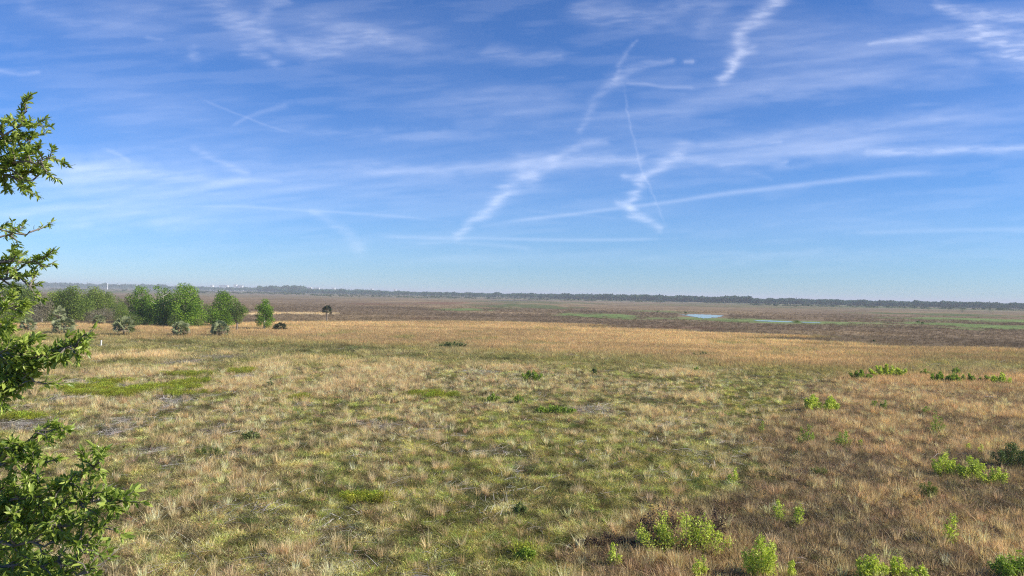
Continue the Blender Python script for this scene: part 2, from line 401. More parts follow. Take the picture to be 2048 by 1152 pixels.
pond('water', [(980, 599.6), (1030, 600.4), (1090, 601), (1030, 601.2), (985, 600.6)], 'faint far strip of water before the tree line')

# ------------------------------------------------------------------ tufts for the grass cover
def blades(n, rad, lean, curl, wid, hvar, seed, bottom=.0, segs=3):
    r = np.random.default_rng(seed)
    th = r.random(n) * 2 * np.pi; rr = rad * np.sqrt(r.random(n))
    base = np.stack([rr * np.cos(th), rr * np.sin(th), np.full(n, bottom)], -1)
    az = th + r.normal(0, .9, n); ln = np.abs(r.normal(lean, lean * .5, n)); hh = 1 - hvar * r.random(n)
    cu = np.abs(r.normal(curl, curl * .6, n))
    V = np.zeros((n, segs + 1, 2, 3)); 
    side = az + np.pi / 2 + r.normal(0, .8, n)
    sv_ = np.stack([np.cos(side), np.sin(side), np.zeros(n)], -1)
    for k in range(segs + 1):
        t = k / segs
        out = ln * t + cu * t * t
        z = hh * (t - .35 * np.minimum(cu, 1.5) * t ** 3)
        c = base + np.stack([np.cos(az) * out, np.sin(az) * out, z], -1)
        ww = wid * (1 - .85 * t ** 1.5) * .5
        V[:, k, 0] = c - sv_ * ww; V[:, k, 1] = c + sv_ * ww
    idx = np.arange(n)[:, None] * (segs + 1) * 2
    Q = []
    for k in range(segs):
        o = idx[:, 0] + 2 * k
        Q.append(np.stack([o, o + 1, o + 3, o + 2], -1))
    a = np.repeat(r.random(n), (segs + 1) * 2)
    return V.reshape(-1, 3), np.concatenate(Q), a

def source(name, parts, mat):
    mb = MB()
    for V, Q, a in parts: mb.add(V, Q=Q, a=a)
    return bpy.data.objects.new(name, mb.mesh(name, mat))       # never linked: only a shape for the ground cover

def sticks(n, spread, length, wid, seed, tilt=.12):
    r = np.random.default_rng(seed); mbv = []; mq = []; ma = []
    for i in range(n):
        c = np.array([r.normal(0, spread), r.normal(0, spread), r.random() * .12 + .02])
        a = r.random() * 6.28; l = length * (.4 + .9 * r.random()); t = r.normal(0, tilt)
        d = np.array([math.cos(a), math.sin(a), t]); s_ = np.array([-math.sin(a), math.cos(a), .4]) * wid / 2
        b = np.array([0, 0, r.random() * .06])
        k = len(mbv) * 6
        mbv.append(np.array([c - s_, c + s_, c + d * l * .5 - s_ * .8 + b, c + d * l * .5 + s_ * .8 + b, c + d * l - s_ * .3, c + d * l + s_ * .3]))
        mq += [(k, k + 1, k + 3, k + 2), (k + 2, k + 3, k + 5, k + 4)]; ma += [r.random()] * 6
    return np.concatenate(mbv), np.array(mq), np.array(ma)

def leafy(n, rad, h, ls, seed):
    r = np.random.default_rng(seed)
    c = np.stack([r.normal(0, rad * .5, n), r.normal(0, rad * .5, n), h * r.random(n) ** .7], -1)
    return leaves_at(c, ls, r)

def leaves_at(c, ls, r, aspect=.45, flat=.7, upb=.3):
    n = len(c)
    d = r.normal(0, 1, (n, 3)); d[:, 2] = d[:, 2] * flat + upb; d /= np.linalg.norm(d, axis=1)[:, None]
    s_ = np.cross(d, r.normal(0, 1, (n, 3))); s_ /= np.linalg.norm(s_, axis=1)[:, None] + 1e-9
    L_ = (ls * (.6 + .8 * r.random(n)))[:, None]; W = L_ * aspect * .5
    V = np.stack([c, c + d * L_ * .5 + s_ * W, c + d * L_, c + d * L_ * .5 - s_ * W], 1).reshape(-1, 3)
    Q = np.arange(n * 4).reshape(n, 4)
    return V, Q, np.repeat(r.random(n), 4)

M_GRASS = leaf_mat('grass_blades', None, None, rough=.9, trans=.40, spec=.05, instcol=True)
M_STICK = leaf_mat('dead_stems', None, None, rough=.95, trans=.05, spec=.05, instcol=True)
src_short = [source('tuft', [blades(30, .55, .34, .35, .040, .75, 10 + i), leafy(40, .5, .5, .15, 15 + i)], M_GRASS) for i in range(4)]
src_short_far = [source('tuft', [blades(26, .75, .5, .5, .07, .7, 20 + i)], M_GRASS) for i in range(3)]
src_tall = [source('tuft', [blades(34, .12, .13, .10, .020, .55, 30 + i), blades(10, .20, .45, .5, .020, .5, 35 + i)], M_GRASS) for i in range(4)]
src_tall_far = [source('tuft', [blades(20, .36, .12, .10, .035, .5, 40 + i)], M_GRASS) for i in range(4)]
src_marsh = [source('tuft', [blades(22, .55, .22, .12, .05, .6, 50 + i)], M_GRASS) for i in range(4)]
src_stick = [source('tuft', [sticks(16, .35, .6, .018, 60 + i)], M_STICK) for i in range(4)]
src_mat = [source('tuft', [leafy(150, .62, .8, .13, 70 + i), blades(30, .6, .3, .3, .03, .5, 75 + i)], M_GRASS) for i in range(3)]

def cover(name, label, pts, srcs):
    """pts: dict of arrays pos(n,3), col(n,3), scl(n,3), rot(n,3); scatters the source shapes as one object"""
    P = pts['pos']; n = len(P)
    me = bpy.data.meshes.new(name); me.vertices.add(n); me.vertices.foreach_set('co', P.astype(np.float32).ravel())
    for k in ('col', 'scl', 'rot'):
        a = me.attributes.new(k, 'FLOAT_VECTOR', 'POINT'); a.data.foreach_set('vector', pts[k].astype(np.float32).ravel())
    a = me.attributes.new('kind_index', 'INT', 'POINT'); a.data.foreach_set('value', rng.integers(0, len(srcs), n).astype(np.int32))
    o = put(name, me)
    tag(o, label, kind='stuff')
    ng = bpy.data.node_groups.new(name, 'GeometryNodeTree')
    ng.interface.new_socket('Geometry', in_out='INPUT', socket_type='NodeSocketGeometry')
    ng.interface.new_socket('Geometry', in_out='OUTPUT', socket_type='NodeSocketGeometry')
    N = ng.nodes; L = ng.links
    gi = N.new('NodeGroupInput'); go = N.new('NodeGroupOutput')
    jn = N.new('GeometryNodeJoinGeometry')
    for s_ in srcs:
        oi = N.new('GeometryNodeObjectInfo'); oi.inputs['Object'].default_value = s_; oi.inputs['As Instance'].default_value = True
        L.new(oi.outputs['Geometry'], jn.inputs[0])
    def attr(nm, ty):
        q = N.new('GeometryNodeInputNamedAttribute'); q.data_type = ty; q.inputs['Name'].default_value = nm; return q.outputs['Attribute']
    ip = N.new('GeometryNodeInstanceOnPoints'); ip.inputs['Pick Instance'].default_value = True
    L.new(gi.outputs[0], ip.inputs['Points']); L.new(jn.outputs[0], ip.inputs['Instance'])
    L.new(attr('kind_index', 'INT'), ip.inputs['Instance Index'])
    er = N.new('FunctionNodeEulerToRotation'); L.new(attr('rot', 'FLOAT_VECTOR'), er.inputs[0]); L.new(er.outputs[0], ip.inputs['Rotation'])
    L.new(attr('scl', 'FLOAT_VECTOR'), ip.inputs['Scale']); L.new(ip.outputs[0], go.inputs[0])
    md = o.modifiers.new('cover', 'NODES'); md.node_group = ng
    return o

HALF = 41.0
def sample(n, d0, d1, pw=1.0, r=rng):
    """density falls as D^-pw"""
    e = 2 - pw
    D = (d0 ** e + (d1 ** e - d0 ** e) * r.random(n)) ** (1 / e)
    A = np.radians((r.random(n) * 2 - 1) * HALF)
    return D * np.sin(A), D * np.cos(A), D

def mk(x, y, hh, wd, col, tilt=.12):
    n = len(x)
    return dict(pos=np.stack([x, y, ground_height(x, y)], -1), col=np.clip(col, .005, .9),
                scl=np.stack([wd, wd, hh], -1), rot=np.stack([rng.normal(0, tilt, n), rng.normal(0, tilt, n), rng.random(n) * 6.28], -1))
def cat(*ds): return {k: np.concatenate([d[k] for d in ds]) for k in ds[0]}
def jit(n, s): return np.exp(np.clip(rng.normal(0, s, n), -1.3, .55))[:, None]
def hue(n, s=.08): return 1 + rng.normal(0, s, (n, 3))

# low green and straw grass
out = []
for (n, d0, d1, pw, fars) in ((52000, 20, 62, .8, 0), (52000, 62, 130, .8, 0)):
    x, y, D = sample(n, d0, d1, pw); col, tall, bare, green, m = vegmap(x, y)
    keep = rng.random(n) > bare * .85; x, y, D, col, tall, green = [q[keep] for q in (x, y, D, col, tall, green)]; k = len(x)
    gr = fbm(x / .8, y / 1.1, 151, 3)
    gcol = np.where((rng.random(k) < .55 * green)[:, None], col * np.array([.88, 1.03, .72]), col * .72 + C_TAN * .28)
    gcol = gcol * (.30 + 1.36 * sstep(.2, .8, gr)[:, None]) * jit(k, .35) * hue(k, .10)
    sz = .20 + .16 * rng.random(k) + .12 * gr + D / 700
    out.append(mk(x, y, sz * (.50 + .45 * rng.random(k)), sz * 1.25, gcol, .2))
cover('short_grass', 'low green and straw coloured grass covering the near prairie', cat(*out), src_short)
n = 70000; x, y, D = sample(n, 120, 330, 1.0); col, tall, bare, green, m = vegmap(x, y)
keep = (rng.random(n) > bare * .8) & (m < .5) & (rng.random(n) > tall * .5); x, y, D, col = [q[keep] for q in (x, y, D, col)]; k = len(x)
sz = .42 + .25 * rng.random(k) + D / 900
cover('short_grass', 'low grass and weeds farther out on the prairie', mk(x, y, sz * .75, sz * 1.3, col * jit(k, .25) * hue(k), .15), src_short_far)

# tall dry bunch grass
out = []
for (n, d0, d1, pw) in ((30000, 22, 62, .7), (70000, 62, 130, .7)):
    x, y, D = sample(n, d0, d1, pw); col, tall, bare, green, m = vegmap(x, y)
    clump = fbm(x / .9, y / 1.3, 161, 2); prob = tall * sstep(.36, .66, clump + .28 * tall) * .9 + .012
    keep = rng.random(n) < prob * (.55 + .9 * sstep(.4, .62, fbm(x / 2.6, y / 3.6, 165, 2))); x, y, D, col, tall, clump = [q[keep] for q in (x, y, D, col, tall, clump)]; k = len(x)
    straw = np.where((col[:, 0] / (col[:, 1] + 1e-6) > 1.28)[:, None], col * 1.1, C_TAN)
    c_ = (straw * .55 + (C_TAN * .45)) * jit(k, .32) * hue(k, .05)
    hh = (.42 + .62 * rng.random(k) ** 1.5 + .2 * (clump - .5)) * (.8 + .35 * tall)
    out.append(mk(x, y, hh, hh * (.8 + .5 * rng.random(k)), c_, .10))
# stand-out straw tussocks, in loose groups
x, y, D = sample(60000, 22, 105, .8); col, tall, bare, green, m = vegmap(x, y)
keep = (vnoise(x / .62, y / .62, 168) > .79) & (fbm(x / 5., y / 6., 169, 3) + .25 * tall > .525) & (rng.random(60000) < .7 * (1 - .65 * sstep(1.2, 1.4, col[:, 0] / (col[:, 1] + 1e-6)))); x, y, D, col = [q[keep] for q in (x, y, D, col)]; k = len(x)
hh = .50 + .55 * rng.random(k) ** 1.4
out.append(mk(x, y, hh, hh * (.65 + .4 * rng.random(k)), (np.array([.88, .68, .41]) * .8 + col * .2) * jit(k, .2), .10))
cover('tall_dry_grass', 'tufts of tall dry straw and rust coloured bunch grass', cat(*out), src_tall)
n = 230000; x, y, D = sample(n, 118, 345, .8); col, tall, bare, green, m = vegmap(x, y)
keep = rng.random(n) < tall * 1.05 - .12; x, y, D, col = [q[keep] for q in (x, y, D, col)]; k = len(x)
hh = .65 + .5 * rng.random(k)
cover('tall_dry_grass', 'golden band of tall dry grass across the middle distance', mk(x, y, hh, hh * 1.2, col * 1.05 * jit(k, .2) * hue(k, .05), .08), src_tall_far)

# brown weedy stems: right foreground and the marsh
n = 60000; x, y, D = sample(n, 24, 130, .8); col, tall, bare, green, m = vegmap(x, y)
redness = sstep(1.12, 1.35, col[:, 0] / (col[:, 1] + 1e-6)) * (1 - tall * .5)
keep = rng.random(n) < redness * .8 + .05; x, y, D, col = [q[keep] for q in (x, y, D, col)]; k = len(x)
hh = .35 + .4 * rng.random(k)
c_ = (np.array([.17, .13, .09]) * .68 + col * .32) * jit(k, .4) * hue(k)
cover('brown_weeds', 'knee high brown and grey dead weeds between the grass tufts', mk(x, y, hh, hh * 1.1, c_, .25), src_short)
n = 60000; x, y, D = sample(n, 215, 800, 1.0); col, tall, bare, green, m = vegmap(x, y)
keep = (m > .5) & (rng.random(n) < 1 - sstep(450, 800, D)); x, y, D, col = [q[keep] for q in (x, y, D, col)]
wet = np.zeros(len(x), bool)
for (a, b, c0, d_) in ((1355, 626, 1455, 639), (1500, 638, 1650, 648)):
    px_, py_ = to_px(x, y); wet |= (px_ > a) & (px_ < c0) & (py_ > b) & (py_ < d_)
x, y, D, col = [q[~wet] for q in (x, y, D, col)]; k = len(x)
hh = (.45 + .45 * rng.random(k)) * np.where(col[:, 1] > col[:, 0], .35, 1.0)
cover('marsh_stems', 'brown purple dry dog fennel stems covering the marsh', mk(x, y, hh, hh * 1.4, col * 1.1 * jit(k, .06) * hue(k, .02), .08), src_marsh)

# dark leafy weeds here and there in the low grass
x, y, D = sample(26000, 22, 150, .9); keep = (fbm(x / 1.5, y / 2.0, 178, 3) > .60) & (rng.random(26000) < .45); x, y, D = x[keep], y[keep], D[keep]; k = len(x)
hh = .25 + .25 * rng.random(k)
cover('dark_weeds', 'small patches of dark green leafy weeds in the low grass', mk(x, y, hh, hh * 1.3, np.array([.115, .135, .045]) * jit(k, .35) * hue(k, .1), .2), src_mat)

# grey fallen stems on the bare patches
n = 80000; x, y, D = sample(n, 22, 200, .8); col, tall, bare, green, m = vegmap(x, y)
keep = rng.random(n) < bare * .8 + .025; x, y, D, col = [q[keep] for q in (x, y, D, col)]; k = len(x)
sz = .8 + .9 * rng.random(k) + D / 150
cover('fallen_stems', 'pale grey dead stems lying on bare patches of the prairie', mk(x, y, sz * .8, sz, np.array([.30, .275, .235]) * jit(k, .35) * hue(k, .03), .05), src_stick)

# yellow green low fern mats
MATS = [(250, 786, 145, 8), (170, 779, 55, 7), (330, 779, 60, 9), (378, 768, 26, 9), (215, 766, 40, 4), (380, 752, 50, 3), (30, 838, 40, 6), (480, 745, 26, 5), (740, 1003, 55, 10), (600, 797, 20, 3), (870, 793, 50, 6), (1040, 1108, 22, 10)]
out = []
for (px, py, hx, hy) in MATS:
    c = gp(px, py); n_ = gp(px, py + hy); f_ = gp(px, py - hy); rx = hx / F * math.hypot(c[1], c[0]); ry = (f_[1] - n_[1]) / 2
    n = int(min(4200, 3.14 * rx * ry * 8)); th = rng.random(n) * 6.28; rr = np.sqrt(rng.random(n))
    x = c[0] + rx * rr * np.cos(th); y = c[1] + ry * rr * np.sin(th)
    keep = fbm(x / 1.5, y / 2.2, 171, 3) + .35 * (1 - rr) > .52; x, y = x[keep], y[keep]; k = len(x)
    hh = .35 + .35 * rng.random(k)
    out.append(mk(x, y, hh * 1.25, hh * 1.3, np.array([.34, .375, .05]) * jit(k, .25) * hue(k), .15))
cover('fern_mat', 'yellow green mats of low fern and vine on the bare ground', cat(*out), src_mat)

# ------------------------------------------------------------------ clouds: one thin sheet of cirrus and old contrails, 3 km up
def polydist(px, py, pts):
    """distance to polyline and position (0..1) along it"""
    pts = np.array(pts, dtype=float); seg = np.linalg.norm(np.diff(pts, axis=0), axis=1); cum = np.concatenate([[0], np.cumsum(seg)])
    best = np.full(px.shape, 1e9); pos = np.zeros(px.shape)
    for i in range(len(seg)):
        a, b = pts[i], pts[i + 1]; d = b - a
        t = np.clip(((px - a[0]) * d[0] + (py - a[1]) * d[1]) / (seg[i] ** 2 + 1e-9), 0, 1)
        q = np.hypot(px - a[0] - t * d[0], py - a[1] - t * d[1])
        mm = q < best; best = np.where(mm, q, best); pos = np.where(mm, (cum[i] + t * seg[i]) / cum[-1], pos)
    return best, pos

# (points, start width, end width, strength, raggedness)
TRAILS = [
 ([(1580, -60), (1554, 0), (1524, 30), (1486, 58), (1477, 85), (1482, 105), (1464, 132), (1446, 157)], 13, 9, .85, 10),
 ([(1505, 100), (1480, 112), (1462, 140)], 7, 4, .5, 6),
 ([(1062, 353), (1040, 362), (1012, 380), (996, 404), (978, 425), (950, 440), (918, 471)], 15, 6, .85, 9),
 ([(1358, 310), (1330, 326), (1300, 348), (1285, 358), (1275, 380), (1262, 398), (1256, 412), (1268, 428), (1300, 442), (1322, 456)], 11, 6, .75, 8),
 ([(1248, 352), (1270, 358), (1290, 356)], 5, 6, .7, 4),
 ([(1236, 405), (1256, 412)], 6, 8, .6, 4),
 ([(1248, 170), (1252, 205), (1262, 255), (1268, 285), (1276, 318), (1285, 345), (1298, 368), (1306, 392), (1320, 425), (1338, 462)], 1.4, 1.8, .38, 2.5),
 ([(965, 451), (1060, 438), (1150, 428), (1237, 416), (1320, 407), (1440, 389), (1600, 370), (1720, 356), (1800, 348), (1930, 346)], 3, 6, .55, 1.5),
 ([(730, 471), (820, 474), (900, 476), (1020, 478), (1150, 480), (1260, 479), (1355, 477)], 4, 3, .5, 2),
 ([(820, 487), (900, 484), (1000, 490), (1080, 500)], 3, 5, .28, 3),
 ([(1690, 466), (1800, 463), (1920, 460), (2120, 459)], 4, 6, .38, 2),
 ([(1735, 303), (1790, 304), (1850, 303), (1950, 299), (2140, 295)], 6, 9, .75, 5),
 ([(1158, 262), (1176, 232), (1186, 205), (1212, 178), (1232, 163)], 5, 9, .30, 5),
 ([(1232, 160), (1240, 128), (1250, 108), (1275, 82)], 5, 2, .30, 4),
 ([(1222, 160), (1240, 160)], 10, 10, .30, 4),
 ([(1250, 148), (1270, 136), (1300, 128), (1342, 122)], 11, 5, .38, 5),
 ([(1245, 166), (1290, 168), (1330, 174), (1400, 176)], 3, 4, .38, 3),
 ([(1366, 124), (1390, 123)], 4, 4, .6, 3),
 ([(400, 197), (445, 216), (500, 238), (560, 260), (590, 268)], 2.4, 1.6, .26, 2),
 ([(460, 256), (490, 236), (530, 222), (582, 207)], 3, 6, .28, 3),
 ([(210, 299), (235, 308), (262, 326)], 4, 4, .35, 3), ([(388, 297), (430, 318), (465, 336), (498, 349)], 6, 5, .38, 4),
 ([(626, 423), (655, 440), (690, 462), (722, 497)], 6, 12, .38, 5),
 ([(150, 340), (280, 342), (340, 354), (440, 358), (560, 363)], 12, 3, .38, 4), ([(350, 412), (480, 413), (600, 420), (760, 430), (900, 443)], 3, 3, .34, 2),
 ([(1040, 322), (1110, 325), (1170, 318), (1280, 320)], 15, 8, .48, 12), ([(1105, 320), (1140, 300), (1165, 288), (1210, 284)], 9, 6, .48, 7),
 ([(1355, 312), (1400, 322), (1480, 327), (1570, 324)], 6, 5, .42, 5), ([(1370, 294), (1400, 292), (1480, 288), (1560, 284)], 8, 3, .35, 5), ([(1450, 335), (1500, 345), (1540, 358)], 12, 3, .18, 6),
 ([(2060, 100), (2020, 92), (1990, 78), (1965, 62)], 34, 16, .95, 22), ([(1875, 12), (1920, 22), (1975, 30), (2060, 32)], 8, 12, .7, 10),
 ([(1740, 88), (1800, 78), (1870, 68), (1960, 70)], 3, 12, .6, 7), ([(1830, 92), (1880, 110), (1940, 122)], 14, 10, .22, 10),
 ([(425, -10), (460, 35), (505, 62), (560, 90)], 22, 10, .40, 18), ([(480, 30), (530, 60)], 24, 20, .25, 16), ([(495, 98), (525, 112), (552, 128)], 12, 8, .4, 10),
 ([(600, 92), (622, 106), (660, 98), (684, 82), (720, 74), (770, 82)], 22, 12, .45, 15), ([(640, 50), (690, 50), (760, 70), (830, 90)], 20, 12, .28, 18), ([(530, 20), (550, 4), (575, 0)], 12, 8, .38, 9), ([(388, 100), (390, 116)], 9, 9, .3, 6),
 ([(1165, 18), (1200, 34), (1260, 38), (1330, 36), (1370, 8)], 20, 16, .34, 18), ([(1400, 0), (1440, 20), (1400, 60)], 18, 14, .25, 14),
 ([(50, 15), (150, 50), (230, 48), (310, 20)], 12, 12, .2, 12), ([(0, 141), (40, 147), (80, 145)], 4, 3, .35, 4), ([(980, 100), (1040, 118), (1115, 108)], 12, 9, .28, 12),
 ([(290, 75), (330, 78)], 4, 3, .3, 3), ([(1040, 420), (1250, 438)], 3, 3, .12, 3),
]
# broad veils: (px, py, half width, half height, slope, strength)
VEILS = [(1000, 212, 190, 34, .05, .30), (780, 272, 200, 12, .02, .22), (780, 340, 170, 12, -.02, .30), (1000, 335, 150, 16, -.05, .25), (1500, 300, 420, 36, -.05, .30), (1780, 262, 320, 32, -.15, .34), (1650, 160, 260, 22, -.04, .24), (1500, 190, 260, 22, -.18, .18), (1350, 215, 120, 20, -.2, .15),
 (150, 425, 270, 30, 0, .55), (330, 435, 160, 18, .02, .35), (150, 350, 330, 34, .05, .55), (350, 370, 400, 40, .03, .25), (300, 210, 220, 60, .12, .16), (430, 330, 330, 60, .05, .14), (1700, 110, 300, 60, -.1, .22), (1600, 70, 250, 40, .1, .16), (200, 40, 200, 50, .1, .14), (650, 60, 260, 60, .1, .16), (900, 330, 300, 60, 0, .14), (1700, 440, 400, 50, 0, .14), (900, 430, 500, 70, 0, .10), (1250, 515, 500, 14, 0, .16), (1600, 512, 200, 10, .02, .16)]

def make_clouds():
    gx = np.arange(-380, 2440, 3.0); gy = np.arange(-420, 548, 2.5)
    X, Y = np.meshgrid(gx, gy)
    dx, dy, dz = [fwd[i] + (X - 1024) / F * rt[i] - (Y - 576) / F * up[i] for i in range(3)]
    el = dz / np.hypot(dx, dy)
    H = 3000.0
    t = H / np.maximum(dz, .004)
    wx = dx * t; wy = dy * t
    dens = np.zeros_like(X)
    w1 = (fbm(X / 80, Y / 11, 201, 3, .55) - .5); w2 = (fbm(X / 40 + 50, Y / 16, 211, 4) - .5)
    fine = fbm(X / 30 + Y / 60, Y / 5 + X / 60, 221, 4)
    for pts, w0, w1_, st, rag in TRAILS:
        a = np.array(pts); pad = 70 + rag * 2
        sel = (X > a[:, 0].min() - pad) & (X < a[:, 0].max() + pad) & (Y > a[:, 1].min() - pad) & (Y < a[:, 1].max() + pad)
        xs = X[sel] + w1[sel] * rag * 2.8; ys = Y[sel] + w2[sel] * rag * 1.2
        d, pos = polydist(xs, ys, pts)
        wd = np.maximum((w0 + (w1_ - w0) * pos) * (1.3 if rag > 3 else 1.05), 2.2)
        amp = min(1, (w0 + w1_) / 2 / 2.2)
        v = np.exp(-(d / wd) ** 2 * 1.1) * st * amp * (.50 + .80 * sstep(.2, .8, fine[sel]) if rag > 3 else .8 + .4 * fine[sel])
        endf = sstep(0, .12, pos) * (1 - sstep(.86, 1, pos)) if rag <= 3 else sstep(-.02, .06, pos + .05) * 1.0
        v = v * np.maximum(endf, .25)
        dens[sel] = 1 - (1 - dens[sel]) * (1 - np.clip(v * .205, 0, 1))
    st1 = fbm(X / 150 + Y / 400, Y / 13 + X / 120, 231, 5); st2 = fbm(X / 120 + 3, (Y + X * .06) / 16, 241, 5)
    for (cx, cy, hx, hy, sl, st) in VEILS:
        yy = Y - cy - (X - cx) * sl + w2 * 26
        e = np.exp(-(((X - cx) + w1 * 120) / hx) ** 2 - (yy / hy) ** 2) * st
        dens = 1 - (1 - dens) * (1 - e * np.clip(.45 + 1.3 * (st1 - .25), 0, 1.2) * .33)
    veil = .03 * sstep(.46, .72, st2) + .0
    dens = 1 - (1 - dens) * (1 - veil)
    # thin out towards the edges of the sheet and the horizon
    edge = sstep(-380, -150, X) * (1 - sstep(2200, 2440, X)) * sstep(-420, -250, Y) * sstep(.008, .05, el)
    dens = dens * edge
    ny, nx = X.shape
    V = np.stack([wx, wy, dz * 0 + H + CAM_H + 0 * wx], -1).reshape(-1, 3)
    i = np.arange(ny - 1)[:, None] * nx; j = np.arange(nx - 1)[None]
    Q = np.stack([i + j, i + nx + j, i + nx + j + 1, i + j + 1], -1).reshape(-1, 4)
    dz_ = np.maximum(dens.ravel()[Q].max(1), 0); ok = (dz_ > .006) & (dz.ravel()[Q].min(1) > .012)
    Q = Q[ok]
    m = bpy.data.materials.new('cirrus'); m.use_nodes = True; N = m.node_tree.nodes; L = m.node_tree.links; N.clear()
    o_ = N.new('ShaderNodeOutputMaterial'); a = N.new('ShaderNodeAttribute'); a.attribute_name = 'amount'
    tr = N.new('ShaderNodeBsdfTransparent'); tl = N.new('ShaderNodeBsdfTranslucent'); tl.inputs['Color'].default_value = (.97, .97, .97, 1)
    df = N.new('ShaderNodeBsdfDiffuse'); df.inputs['Color'].default_value = (.97, .97, .97, 1)
    ad = N.new('ShaderNodeAddShader'); L.new(tl.outputs[0], ad.inputs[0]); L.new(df.outputs[0], ad.inputs[1])
    mx = N.new('ShaderNodeMixShader'); L.new(a.outputs['Fac'], mx.inputs[0]); L.new(tr.outputs[0], mx.inputs[1]); L.new(ad.outputs[0], mx.inputs[2]); L.new(mx.outputs[0], o_.inputs[0])
    me = build_mesh('clouds', V, Q, [m], attrs={'amount': dens.ravel()})
    tag(put('clouds', me), 'thin white cirrus streaks and drifting contrails across the blue sky', kind='stuff')
make_clouds()

# ------------------------------------------------------------------ far wood
M_FAR = leaf_mat('far_crowns', (.035, .085, .06), (.07, .145, .085), rough=.9, trans=.1, spec=.05)
M_FARD = leaf_mat('far_dark_crowns', (.06, .085, .045), (.10, .13, .06), rough=.9, trans=.1, spec=.05)
M_BARK = solid_mat('grey_bark', (.14, .11, .085), (.30, .26, .21), 14, zs=.3)
M_PALEBARK = solid_mat('pale_bark', (.34, .31, .26), (.52, .48, .42), 10, zs=.3)

def crown_blob(mb, c, r, r_, h, n=34, seed=None):
    """a far crown: a lumpy closed shell with leaf clumps"""
    ph = r_.random(n) * 6.28; ct = 1 - r_.random(n) * 1.5; s_ = np.sqrt(np.clip(1 - ct ** 2, 0, 1))
    rad = .7 + .45 * r_.random(n)
    P = c + np.stack([s_ * np.cos(ph) * r * rad, s_ * np.sin(ph) * r * rad, ct * h * rad], -1)
    V, Q, a = leaves_at(P, r * .55, r_, aspect=.9, flat=.6, upb=.2)
    mb.add(V, Q=Q, a=a)

def far_wood(name, label, arcs, mat):
    mb = MB(); r_ = np.random.default_rng(99)
    for (px0, px1, dist0, dist1, n, th, rows, depth) in arcs:
        t = r_.random(n); px = px0 + (px1 - px0) * t
        D = dist0 + (dist1 - dist0) * t + r_.random(n) ** 1.3 * depth
        az = np.arctan((px - 1024) / F); x = np.sin(az) * D / np.cos(az); y = D
        hh = th * (.60 + .60 * fbm(px / 14., px * 0, 301, 4) + .22 * r_.random(n))
        for k in range(n):
            R_ = hh[k] * (.30 + .12 * r_.random())
            c = np.array([x[k], y[k], hh[k] * .58])
            crown_blob(mb, c, R_, r_, hh[k] * .42, 30)
            mb.box(x[k] - .4, x[k] + .4, y[k] - .4, y[k] + .4, -.2, hh[k] * .5, a=.0)
    o = put(name, mb.mesh(name, mat)); return tag(o, label, kind='stuff')
far_wood('far_wood', 'long dark belt of far woodland along the horizon', [
    (560, 1100, 2900, 2200, 1700, 12.5, 1, 300), (1100, 1500, 2200, 1750, 1700, 13.5, 1, 200), (1500, 2100, 1750, 1650, 2100, 11.0, 1, 200), (2100, 2700, 1650, 1700, 700, 11, 1, 200),
    (-600, 330, 4300, 4000, 1100, 25, 1, 400), (330, 760, 4000, 3200, 900, 17.5, 1, 400), (515, 610, 3300, 3300, 200, 26, 1, 200)], M_FAR)

def hills():
    az = np.radians(np.linspace(-52, 6, 120)); D = 5200.0; r0 = 900
    rows = []
    top = 24 * np.interp(np.degrees(az), [-52, -40, -30, -22, -14, -6, 6], [.9, 1, 1, .9, .75, .5, .25]) + 3 * fbm(np.degrees(az) / 2.0, az * 0, 311, 3)
    for dd, hz in ((0, 0), (500, .7), (1100, 1), (1700, .7), (2400, 0)):
        rows.append(np.stack([np.sin(az) * (D + dd), np.cos(az) * (D + dd), top * hz - .5 - 12 * (hz == 0)], -1))
    V = np.concatenate(rows); n = len(az)
    i = np.arange(4)[:, None] * n; j = np.arange(n - 1)[None]
    Q = np.stack([i + j, i + j + 1, i + n + j + 1, i + n + j], -1).reshape(-1, 4)
    m = solid_mat('wooded_hill', (.05, .075, .035), (.08, .11, .045), .02, 1.0, 0)
    tag(put('hills', build_mesh('hills', V, Q, [m], smooth=True)), 'low wooded rise on the horizon at the left', kind='structure')
hills()

def scrub_line():
    """low willows and brush dotted before the far wood"""
    mb = MB(); r_ = np.random.default_rng(5)
    for (px0, px1, D0, D1, n, h) in ((620, 1500, 1500, 1900, 260, 3.2), (1500, 2100, 1150, 1500, 160, 3.2), (380, 900, 1700, 2300, 160, 3.2), (100, 600, 2000, 2600, 160, 4)):
        for k in range(n):
            px = px0 + (px1 - px0) * r_.random(); D = D0 + (D1 - D0) * r_.random(); hh = h * (.5 + .7 * r_.random())
            x = (px - 1024) / F * D
            for q in range(1 + int(r_.random() * 3)):
                crown_blob(mb, np.array([x + q * hh * 1.1, D, hh * .45]), hh * .9, r_, hh * .5, 16)
    tag(put('marsh_scrub', mb.mesh('marsh_scrub', M_FARD)), 'low dark scrub scattered across the far marsh', kind='stuff')
scrub_line()

